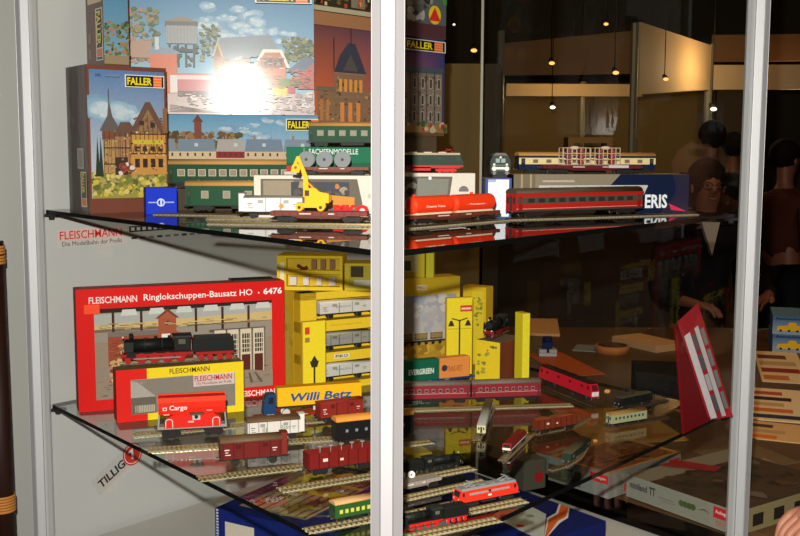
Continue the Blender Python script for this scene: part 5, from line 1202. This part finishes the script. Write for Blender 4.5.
t, Lx, Ly = slab('model_kit_box', 'small grey box with reddish lid behind the curved track', 'box', tpt(552, 456, .05), tpt(574, 447, .05), tpt(540, 448, .05), .05, (120,124,120), side=(120,124,120))
m = M().plane(Lx, abs(Ly), org=(0,0,.05), up=(0,1,0)); m.rect(0, 0, 1, 1, (140,60,46)); m.rect(.1, .1, .9, .4, (150,120,90)); m.build('printed_lid', t, 'card')
t, Lx, Ly = slab('model_kit_box', 'grey carton with red square between the small crimson locomotive and curved track', 'box', tpt(524, 462, .075), tpt(546, 458, .075), tpt(520, 450, .075), .075, (96,92,80))
m = M().plane(Lx, .075, x0=0); m.rect(.05, .02, .95, .98, (100,96,82)); m.rect(.5, .25, .9, .55, (196,40,36)); m.circ(.6, .75, .05, (190,40,36)); m.build('printed_front', t, 'card')
# dark transport case, papers and clutter
slab('transport_case', 'black transport case lying on the table behind the crimson diesel locomotive', 'case', tpt(636, 378, .10), tpt(686, 380, .10), tpt(634, 360, .10), .10, (22,20,18), mat='matt')
slab('paper_stack', 'left pale paper stack on the table behind the narrow tall yellow box', 'paper', tpt(520, 333, .012), tpt(560, 334, .012), tpt(524, 318, .012), .012, (226,170,110), mat='card')
slab('paper_stack', 'right pale paper stack beyond the black transport case', 'paper', tpt(612, 336, .03), tpt(656, 346, .03), tpt(598, 324, .03), .03, (214,164,110), mat='card')
c = tpt(612, 352); o = thing('round_tray', 'round brown tray with pale rim in front of the right paper stack', 'tray', (c, 0, .1), TZ)
m = M(); m.cyl((0,0,0), (0,0,.03), .07, (190,120,70), seg=24); m.build('rim', o, 'paint'); m = M(); m.cyl((0,0,.0301), (0,0,.031), .06, (70,34,16), seg=24); m.build('well', o, 'paint')
slab('pale_booklet', 'pale blue booklet lying left of the round brown tray', 'booklet', tpt(572, 350, .004), tpt(604, 352, .004), tpt(574, 344, .004), .004, (130,140,140))
slab('picture_sheet', 'orange-brown printed sheet behind the crimson diesel locomotive', 'leaflet', tpt(566, 376, .003), tpt(606, 374, .003), tpt(562, 352, .003), .003, (190,90,40))
slab('picture_sheet', 'small tan printed sheet right of the black transport case', 'leaflet', tpt(690, 416, .003), tpt(712, 414, .003), tpt(694, 408, .003), .003, (196,110,50))
slab('picture_sheet', 'large tan sheet on the table below the small pale green coach', 'leaflet', tpt(590, 444, .003), tpt(690, 440, .003), tpt(600, 408, .003), .003, (180,136,74))
# glass with blue lid
c = tpt(547, 356); o = thing('clear_jar', 'clear jar with dark blue lid left of the round tray', 'jar', (c, 0, .08), TZ)
m = M(); m.box(-.038, .038, -.03, .03, 0, .035, (214,220,224)); m.build('clear_base', o, 'clear'); m = M(); m.box(-.036, .036, -.028, .028, .004, .016, (220,226,230)); m.box(-.036, -.006, -.028, .028, .018, .031, (210,214,220)); m.box(.006, .036, -.028, .028, .018, .031, (210,214,220)); m.build('white_filling', o, 'paint')
m = M(); m.prism([(-.012,.012),(.012,.012),(.024,.06),(-.024,.06)], -.015, .015, (20,40,90), 'y'); m.cyl((0,0,.06), (0,0,.08), .020, (16,34,80), seg=16); m.build('blue_stopper', o, 'paint')
# leaflets to the right of the right post
def leaf(label, pts, cols, z=0, name='leaflet', th=.003):
    t, Lx, Ly = slab(name, label, 'leaflet', tpt(*pts[0], z+th), tpt(*pts[1], z+th), tpt(*pts[2], z+th), th, cols[0])
    m = M().plane(Lx, abs(Ly), org=(0, 0, th), up=(0,1,0)); m.rect(0, 0, 1, 1, cols[0]); n = len(cols)-1
    for k in range(n): m.rect(.06, .06+k*.9/n, rnd.uniform(.5, .94), .06+(k+.6)*.9/n, cols[k+1])
    m.build('print', t, 'card')
leaf('cream leaflet with red train picture at the right edge of the table', ((762, 381), (812, 384), (778, 352)), [(236,206,160), (200,120,60), (150,50,40), (196,166,120), (110,70,50)])
leaf('large cream leaflet with orange and blue strips right of the right post', ((742, 418), (815, 424), (762, 388)), [(244,216,170), (60,60,80), (220,120,50), (206,170,110), (60,50,60), (190,90,60)])
leaf('leaflet with orange edge nearest to the right post', ((735, 436), (800, 443), (748, 420)), [(226,180,120), (230,120,40), (190,160,120), (90,70,50)])
leaf('dim tan leaflet low on the table right of the post', ((738, 470), (800, 462), (746, 445)), [(110,90,60), (140,120,90), (70,50,36)])
for k, z in enumerate((0, .075)):
    t, Lx, Ly = slab('machine_model_box', ('lower', 'upper')[k]+' light blue box with yellow machine picture right of the right post', 'box', tpt(773, 345-20*k, z+.075) if False else P(773, 352-18*k-18, TZ+z+.075), P(815, 354-18*k-18, TZ+z+.075), P(776, 343-18*k-18, TZ+z+.075), .075, (90,130,160), group='light blue machine boxes')
    m = M().plane(Lx, .075, x0=0); m.grad(0, 0, 1, 1, (150,170,180), (60,100,150)); m.rect(.0, .78, 1, 1, (70,110,150)); m.text('Baumaschine', .08, .82, .12, (30,40,90), w=.6, bold=.04); m.poly([(.1,.2),(.9,.2),(.86,.45),(.6,.5),(.55,.68),(.4,.68),(.36,.5),(.12,.45)], (230,180,30)); [m.circ(.2+i*.2, .2, .07, (40,40,40)) for i in range(4)]; m.build('printed_front', t, 'card')

# brown partition and glass-edge highlight strip behind the case
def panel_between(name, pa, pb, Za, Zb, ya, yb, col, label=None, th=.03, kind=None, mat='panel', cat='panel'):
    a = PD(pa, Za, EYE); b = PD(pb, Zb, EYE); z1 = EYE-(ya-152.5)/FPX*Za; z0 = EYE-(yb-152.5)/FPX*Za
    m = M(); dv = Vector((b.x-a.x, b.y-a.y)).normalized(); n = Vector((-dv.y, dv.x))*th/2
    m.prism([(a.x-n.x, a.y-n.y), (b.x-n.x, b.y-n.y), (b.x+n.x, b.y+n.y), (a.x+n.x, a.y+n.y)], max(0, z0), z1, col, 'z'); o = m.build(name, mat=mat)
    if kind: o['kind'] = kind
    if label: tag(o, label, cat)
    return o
panel_between('partition_panel', 400, 480, 5.2, 5.2, 67, 900, (134,110,62), 'olive-brown partition right behind the dusk station box')
panel_between('partition_panel', 483, 499, 5.6, 5.6, 67, 900, (60,54,40), 'narrow dark sheet standing in for the dark gap right of the olive-brown partition')  # dark gap beside the partition, put in as a dark sheet
o = panel_between('edge_highlight', 479, 481.5, 5.1, 5.1, -30, 240, (190,186,170), 'glass-edge highlight as a thin bright vertical strip at the edge of the olive-brown partition', th=.02, cat='strip', mat='alu')  # highlight on a glass edge, put in as a bright strip

# ================================================================ booth beyond
def post(px, Z, label, z1=2.6, r=.03):
    a = PD(px, Z, 2.0); o = bpy.data.objects.new('booth_post', None); COL.objects.link(o); o.location = (a.x, a.y, 0); tag(o, label, 'post')
    m = M(); m.cyl((0,0,0), (0,0,z1), r, (140,132,110), seg=8, smooth=False); m.build('shaft', o, 'alu'); m = M(); m.cyl((0,0,0), (0,0,.02), r*1.8, (120,116,100), seg=12); m.build('foot', o, 'alu')
zt = lambda py, Z: EYE-(py-152.5)/FPX*Z
post(499.5, 8.0, 'booth post far behind, left of the cream and blue coach', zt(35, 8.0))
post(633, 7.2, 'booth post rising behind the clear cages at the near corner', zt(27, 7.2), .026)
post(708, 8.2, 'booth post at the lit corner, left of the right case post', zt(47, 8.2), .032)
post(582, 10, 'farthest thin booth post between the two upper lamp glints', zt(84, 10), .03)
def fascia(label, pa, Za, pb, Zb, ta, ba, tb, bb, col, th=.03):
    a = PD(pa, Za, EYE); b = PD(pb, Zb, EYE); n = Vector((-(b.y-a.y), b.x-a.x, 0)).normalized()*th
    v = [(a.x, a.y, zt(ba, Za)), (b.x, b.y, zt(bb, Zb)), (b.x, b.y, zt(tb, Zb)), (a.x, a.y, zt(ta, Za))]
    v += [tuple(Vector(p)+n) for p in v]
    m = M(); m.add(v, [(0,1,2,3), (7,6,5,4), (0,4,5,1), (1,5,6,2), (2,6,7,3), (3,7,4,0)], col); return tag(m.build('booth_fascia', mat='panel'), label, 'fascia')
fascia('booth fascia in darker brown for its unlit outside, left of the nearest booth post', 500, 8, 631.5, 7.25, 47, 78, 34, 76, (150,110,70))  # darker brown puts the unlit outside into the colour
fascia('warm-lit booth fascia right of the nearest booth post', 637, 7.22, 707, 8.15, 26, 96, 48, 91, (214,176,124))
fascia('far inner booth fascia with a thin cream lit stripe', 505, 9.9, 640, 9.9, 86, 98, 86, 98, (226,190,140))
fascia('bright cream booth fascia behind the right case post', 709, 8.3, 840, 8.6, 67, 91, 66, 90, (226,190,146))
fascia('upper booth fascia in darker brown for its dimness, at the right edge', 709, 8.6, 840, 8.9, 38, 64, 36, 62, (150,110,70))  # dimness put into the colour, same brown as the unlit fascia
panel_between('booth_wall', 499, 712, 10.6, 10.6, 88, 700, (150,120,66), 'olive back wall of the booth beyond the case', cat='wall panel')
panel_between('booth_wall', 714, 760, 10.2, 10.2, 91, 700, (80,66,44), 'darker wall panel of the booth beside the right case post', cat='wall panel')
panel_between('booth_counter', 500, 690, 6.6, 6.4, 205, 700, (44,28,16), 'dark counter front behind the ERIS box', cat='counter', th=.4)
# lamp reflections in glass, put in as glowing bulbs; one white lamp is real
for k, (px, py, Z, wm, sz) in enumerate(((473, 54, 7.4, 1, 2.6), (551, 66, 7.2, 1, 2.4), (615, 75, 7.0, 1, 2.6), (665, 81, 7.0, 1, 2.2), (605, 28, 6.8, 1, 2), (552, 109, 7.6, 0, 2.2), (713, 110, 7.9, 0, 2.6), (453, 29, 7.4, 0, 1))):
    a = PD(px, Z, zt(py, Z)); s = sz/FPX*Z; o = bpy.data.objects.new('lamp_glint', None); COL.objects.link(o); o.location = a
    tag(o, ('orange lamp reflection as a bulb at the left, above the front-on grey locomotive', 'orange lamp reflection as a bulb on the dim fascia, second from left', 'orange lamp reflection as a bulb just left of the nearest booth post', 'faint orange lamp reflection as a bulb on the warm-lit fascia', 'orange lamp reflection as a bulb near the top, left of the nearest booth post', 'small white lamp reflection as a bulb above the caged wagon', 'white lamp right of the lit corner post', 'tiny white lamp at the upper left beyond the case')[k], 'spotlight')
    m = M(); m.ball((0,0,0), s, (255,255,255), sx=1.2, sy=1, sz=.7, seg=12, rings=8); m.build('bulb', o, 'lamp_glint_warm' if wm else 'lamp_glint_white')
    m = M(); m.cyl((0, s*.8, s*.4), (0, s*3.5, s*1.8), s*1.2, (30,28,26), r1=s*.9, seg=12); m.tube([(0, s*2.5, s*1.6), (0, s*2.5, 4.2-a.z)], .003, (24,22,20), 6); m.build('housing', o, 'plastic')
# roof truss
o = bpy.data.objects.new('roof_truss', None); COL.objects.link(o); a = PD(660, 6.2, 2.62); o.location = a; tag(o, 'dark steel truss under the hall ceiling at the upper right', 'truss')
m = M()
for dz in (0, .16): m.tube([(-3, 0, dz), (3, .6, dz)], .016, (44,40,36), 8)
m.build('chord', o, 'plastic'); m = M()
for i in range(24): x = -3+i*.25; m.tube([(x, (x+3)*.1, 0), (x+.125, (x+3.125)*.1, .16), (x+.25, (x+3.25)*.1, 0)], .008, (40,36,32), 6)
m.build('bracing', o, 'plastic')
m = M()
for x in (-2, 2): m.tube([(x, (x+3)*.1, .16), (x, (x+3)*.1, 4.2-a.z)], .006, (40,36,32), 6)
m.build('hanger', o, 'plastic')
# clear case standing on the counter
c = PD(587, 6.45, 0); zc = zt(205, 6.6); o = thing('small_display_case', 'tan framed small display case on the far counter behind the clear cages', 'display case', (c, 0, .25), zc)
m = M(); Wc, Hc = .27, .42; k = .035
for x0, x1, z0, z1 in ((-Wc/2, -Wc/2+k, 0, Hc), (Wc/2-k, Wc/2, 0, Hc), (-Wc/2+k, Wc/2-k, 0, k), (-Wc/2+k, Wc/2-k, Hc-k, Hc)): m.box(x0, x1, -.08, .1, z0, z1, (160,120,70))
m.build('frame', o, 'paint'); m = M(); m.ball((-.06,0,.2), .05, (40,30,24), sz=1.2); m.cyl((-.06,0,k), (-.06,0,.16), .05, (50,36,26), r1=.03); m.build('dark_bust', o, 'plastic')

# ================================================================ people
def grow(pts, edges, lev=1):
    me = bpy.data.meshes.new('g'); me.from_pydata([p[0] for p in pts], edges, []); o = bpy.data.objects.new('g', me); COL.objects.link(o)
    md = o.modifiers.new('s', 'SKIN'); md.use_smooth_shade = True
    for i, p in enumerate(pts):
        r = p[1]; me.skin_vertices[0].data[i].radius = r if isinstance(r, tuple) else (r, r); me.skin_vertices[0].data[i].use_root = (i == 0)
    s = o.modifiers.new('u', 'SUBSURF'); s.levels = lev; s.render_levels = lev
    dg = bpy.context.evaluated_depsgraph_get(); dg.update(); g = bpy.data.meshes.new_from_object(o.evaluated_get(dg))
    v = [tuple(a.co) for a in g.vertices]; f = [tuple(a.vertices) for a in g.polygons]
    bpy.data.objects.remove(o); bpy.data.meshes.remove(me); bpy.data.meshes.remove(g); return v, f
def hand(pts, ed, iw, wrist, fwd, side, s=1.0):
    """adds a palm and five curled fingers to the skeleton"""
    fwd = Vector(fwd).normalized(); side = Vector(side).normalized(); dn = fwd.cross(side).normalized()
    if dn.z > 0: dn = -dn
    w0 = Vector(wrist); pts.append((tuple(w0+fwd*.05*s), (.036*s, .018*s))); ip = len(pts)-1; ed.append((iw, ip))
    for k, L in enumerate((.068, .078, .072, .056)):
        b = w0+fwd*.085*s+side*(k-1.5)*.021*s; pts.append((tuple(b), .0105*s)); i0 = len(pts)-1; ed.append((ip, i0))
        c = b+fwd*L*.5*s+dn*.008; pts.append((tuple(c), .0088*s)); ed.append((i0, i0+1)); d_ = c+fwd*L*.38*s+dn*.028*s; pts.append((tuple(d_), .0078*s)); ed.append((i0+1, i0+2))
    b = w0+fwd*.03*s-side*.034*s; pts.append((tuple(b), .012*s)); i0 = len(pts)-1; ed.append((ip, i0)); c = b+fwd*.034*s-side*.02*s; pts.append((tuple(c), .0095*s)); ed.append((i0, i0+1)); pts.append((tuple(c+fwd*.026*s), .0082*s)); ed.append((i0+1, i0+2))
def person(label, x, y, yaw, headz, seated=False, jacket=(18,18,22), hair=(22,16,12), skin=(120,72,52), shirt=None, glasses=False, armpose=None, trousers=(26,26,32), lean=0.0):
    o = bpy.data.objects.new('person', None); COL.objects.link(o); o.location = (x, y, 0); o.rotation_euler = (0, 0, yaw); tag(o, label, 'person')
    H = headz; ch = H-.30; pv = H-.72                 # local: faces -y
    ly = -lean
    hd = Vector((0, ly*1.5-.02, H))
    S = .19; armpose = armpose or {}
    def arm(s, tgt):
        sh = Vector((s*S, ly, H-.26)); 
        if tgt is None: el = sh+Vector((s*.05, .01, -.29)); wr = el+Vector((-s*.01, -.07, -.25)); fw = (0, -.2, -1)
        else: wr = Vector(tgt); el = (sh+wr)/2+Vector((s*.08, .05, -.13)); fw = (-s*.75, -.6, -.15)
        return sh, el, wr, fw
    if seated: knees = [(-.11, -.44, .50), (.11, -.44, .50)]; feet = [(-.11, -.42, .07), (.11, -.42, .07)]; toes = [(-.11, -.58, .035), (.11, -.58, .035)]
    else: knees = [(-.10, -.02, .50), (.10, -.02, .50)]; feet = [(-.10, .02, .07), (.10, .02, .07)]; toes = [(-.11, -.14, .035), (.11, -.14, .035)]
    if seated: pv = .52
    pts = [((0, 0, pv), (.15, .11)), ((0, ly*.4, (pv+ch)/2), (.13, .10)), ((0, ly*.9, ch-.02), (.13, .09)), ((0, ly*1.2, H-.16), (.05, .05)), ((0, hd.y+.02, H-.075), (.058, .066)), ((0, hd.y+.012, H+.02), (.078, .095)), ((0, hd.y+.02, H+.09), (.055, .07))]
    ed = [(0,1), (1,2), (2,3), (3,4), (4,5), (5,6)]
    pts.append(((0, hd.y-.098, H-.012), (.013, .016))); ed.append((5, 7))
    arms = []
    for s in (-1, 1):
        sh, el, wr, fw = arm(s, armpose.get(s)); i = len(pts); arms.append((sh, el, wr))
        pts += [(tuple(sh), .055), (tuple(el), .040), (tuple(wr), .026)]; ed += [(2, i), (i, i+1), (i+1, i+2)]
        hand(pts, ed, i+2, wr, fw, Vector(fw).cross(Vector((0,0,1))) if abs(fw[2]) < .9 else (0, 1, 0))
    for k in (0, 1):
        i = len(pts); hp = (-.09 if k == 0 else .09, 0, pv-.04); pts += [(hp, .085), (knees[k], .062), (feet[k], .042), (toes[k], (.036, .026))]; ed += [(0, i), (i, i+1), (i+1, i+2), (i+2, i+3)]
    v, f = grow(pts, ed, 1); m = M(); m.add(v, f, skin, True)
    m.build('body', o, 'skin')
    jp = [((0, 0, pv), (.165, .125)), ((0, ly*.4, (pv+ch)/2), (.155, .12)), ((0, ly*.9, ch+.06), (.17, .12)), ((0, ly*1.1, H-.235), (.13, .10)), ((0, ly*1.15, H-.165), (.07, .072))]; je = [(0,1), (1,2), (2,3), (3,4)]
    for sh, el, wr in arms:
        i = len(jp); jp += [(tuple(sh), .072), (tuple(el), .056), (tuple(el.lerp(wr, .82)), .042)]; je += [(2, i), (i, i+1), (i+1, i+2)]
    v, f = grow(jp, je, 1); m = M(); m.add(v, f, jacket, True); m.build('jacket', o, 'cloth')
    tp = [((0, 0, pv), (.16, .12))]; te = []
    for k in (0, 1): i = len(tp); tp += [((-.09 if k == 0 else .09, 0, pv-.05), .095), (knees[k], .074), ((feet[k][0], feet[k][1], .12), .055)]; te += [(0, i), (i, i+1), (i+1, i+2)]
    v, f = grow(tp, te, 1); m = M(); m.add(v, f, trousers, True); m.build('trousers', o, 'cloth')
    m = M()
    for s in (-1, 1): m.ball((s*.1 if not seated else s*.11, toes[0][1]+.06, .045), .055, (24,20,18), sy=2.2, sz=.75)
    m.build('shoes', o, 'plastic')
    m = M(); m.ball((0, hd.y+.038, H+.045), .110, hair, sx=.86, sy=.98, sz=.92); m.build('hair', o, 'cloth')
    m = M()
    for s in (-1, 1): m.ball((s*.032, hd.y-.068, H+.012), .008, (84,70,60), sy=.6); m.ball((s*.032, hd.y-.073, H+.012), .005, (24,16,14), sy=.6)
    m.build('eyes', o, 'paint')
    m = M()
    for s in (-1, 1): m.ball((s*.078, hd.y+.012, H-.005), .026, skin, sx=.35, sy=.6)
    m.build('ears', o, 'skin'); m = M(); m.ball((0, hd.y-.062, H-.055), .022, (140,66,56), sy=.5, sz=.3); m.build('mouth', o, 'skin')
    if shirt: m = M(); yy = ly*.9-.128; m.add([(-.045, yy+.02, H-.17), (.045, yy+.02, H-.17), (0, yy-.012, H-.33), (-.045, yy+.05, H-.17), (.045, yy+.05, H-.17), (0, yy+.03, H-.33)], [(2,1,0), (3,4,5), (0,1,4,3), (1,2,5,4), (2,0,3,5)], shirt); m.build('shirt_front', o, 'cloth')
    if glasses:
        m = M()
        for s in (-1, 1):
            c = Vector((s*.034, hd.y-.088, H+.008)); n = 12; q = [tuple(c+Vector((.026*math.cos(2*math.pi*i/n), 0, .018*math.sin(2*math.pi*i/n)))) for i in range(n+1)]; m.tube(q, .0025, (30,24,24), 6); m.tube([(s*.060, hd.y-.086, H+.012), (s*.082, hd.y+.02, H+.012)], .002, (30,24,24), 6)
        m.tube([(-.008, hd.y-.09, H+.01), (.008, hd.y-.09, H+.01)], .002, (30,24,24), 6); m.build('glasses', o, 'plastic')
    return o
def pxx(px, Z): return (px-400)/FPX*Z*1.0
a = PD(700, 5.25, 1.2)
person('person in black jacket with white shirt collar and glasses, leaning over the table', a.x, 5.25, 0.05, 1.33, seated=True, shirt=(170,160,150), glasses=True, armpose={-1: (-.17, -.42, .80), 1: (.20, -.42, .83)}, lean=.06)
a = PD(710, 7.3, 1.5); person('person with dark hair standing behind, left one of the two heads by the right post', a.x, 7.3, 3.4, 1.58, jacket=(34,26,24))
a = PD(733, 8.3, 1.5); person('person with dark hair standing behind, right one of the two heads by the right post', a.x, 8.3, 2.9, 1.52, jacket=(24,20,22))
a = PD(786, 7.0, 1.5); person('person in dark red jacket standing at the right edge beyond the table', a.x, 7.0, 2.0, 1.45, jacket=(70,34,26))
# hand and sleeve of a visitor beside the case
a = P(787, 520, .80)
VX, VY = 1.56, 2.46
o = bpy.data.objects.new('person', None); COL.objects.link(o); o.location = (VX, VY, 0); tag(o, 'visitor at the lower right corner in black sleeve, only the bare hand in view', 'person')
V0 = Vector((VX, VY, 0)); W = lambda x, y, z: Vector((x, y, z))-V0
hx = P(797, 524, .80)-V0
hp = W(1.56, 2.46, .92); mid = W(1.50, 2.43, 1.12); chs = W(1.40, 2.39, 1.28); nk = W(1.32, 2.36, 1.38); hb = W(1.27, 2.33, 1.44); hc = W(1.23, 2.31, 1.50); ht_ = W(1.22, 2.31, 1.57)
pts = [(hp, (.15, .12)), (mid, (.14, .11)), (chs, (.15, .11)), (nk, .055), (hb, (.065, .07)), (hc, (.08, .09)), (ht_, (.055, .07))]
ed = [(i, i+1) for i in range(6)]
sh = W(1.30, 2.26, 1.26); el = W(1.13, 2.17, 1.03); wr = hx+Vector((.085, .02, .045)); sh2 = W(1.46, 2.56, 1.30); el2 = W(1.50, 2.62, 1.02); wr2 = W(1.42, 2.58, .80)
i = len(pts); pts += [(sh, .055), (el, .042), (wr, .029)]; ed += [(2, i), (i, i+1), (i+1, i+2)]; fw = Vector((-.85, -.2, -.4)); hand(pts, ed, i+2, wr, fw, fw.cross(Vector((0, 0, 1))), 1.0)
i = len(pts); pts += [(sh2, .055), (el2, .042), (wr2, .029)]; ed += [(2, i), (i, i+1), (i+1, i+2)]; hand(pts, ed, i+2, wr2, (-.2, -.1, -1), (0, 1, 0))
for s_ in (-1, 1): i = len(pts); pts += [((0, s_*.09, .86), .085), ((-.03, s_*.10, .5), .062), ((.02, s_*.10, .07), .042), ((-.14, s_*.11, .035), (.036, .026))]; ed += [(0, i), (i, i+1), (i+1, i+2), (i+2, i+3)]
v, f = grow([(tuple(p), r) for p, r in pts], ed, 2); m = M(); m.add(v, f, (176,116,92), True); m.build('body', o, 'skin')
jp = [(hp, (.16, .13)), (mid, (.155, .125)), (chs, (.165, .125)), (W(1.345, 2.37, 1.35), .085)]; je = [(0,1), (1,2), (2,3)]
for a_, b_, c_ in ((sh, el, wr), (sh2, el2, wr2)): i = len(jp); jp += [(a_, .072), (b_, .058), (c_+(b_-c_).normalized()*.03, .044)]; je += [(2, i), (i, i+1), (i+1, i+2)]
v, f = grow([(tuple(p), r) for p, r in jp], je, 1); m = M(); m.add(v, f, (16,16,18), True); m.build('jacket', o, 'cloth')
tp = [(tuple(hp), (.16, .13))]; te = []
for s_ in (-1, 1): i = len(tp); tp += [((0, s_*.09, .86), .097), ((-.03, s_*.10, .5), .075), ((.02, s_*.10, .12), .056)]; te += [(0, i), (i, i+1), (i+1, i+2)]
v, f = grow(tp, te, 1); m = M(); m.add(v, f, (24,26,34), True); m.build('trousers', o, 'cloth')
m = M(); q_ = W(1.26, 2.325, 1.535); m.ball(tuple(q_), .11, (40,28,20), sx=.95, sy=.9, sz=.9); m.build('hair', o, 'cloth')
m = M()
for s_ in (-1, 1): c_ = hc+Vector((-.074, -.02+s_*.03, .0)); m.ball(tuple(c_), .010, (120,104,92)); 
m.build('eyes', o, 'paint')
m = M()
for s_ in (-1, 1): m.ball((-.05, s_*.10, .045), .055, (24,20,18), sx=2.2, sz=.75)
m.build('shoes', o, 'plastic')
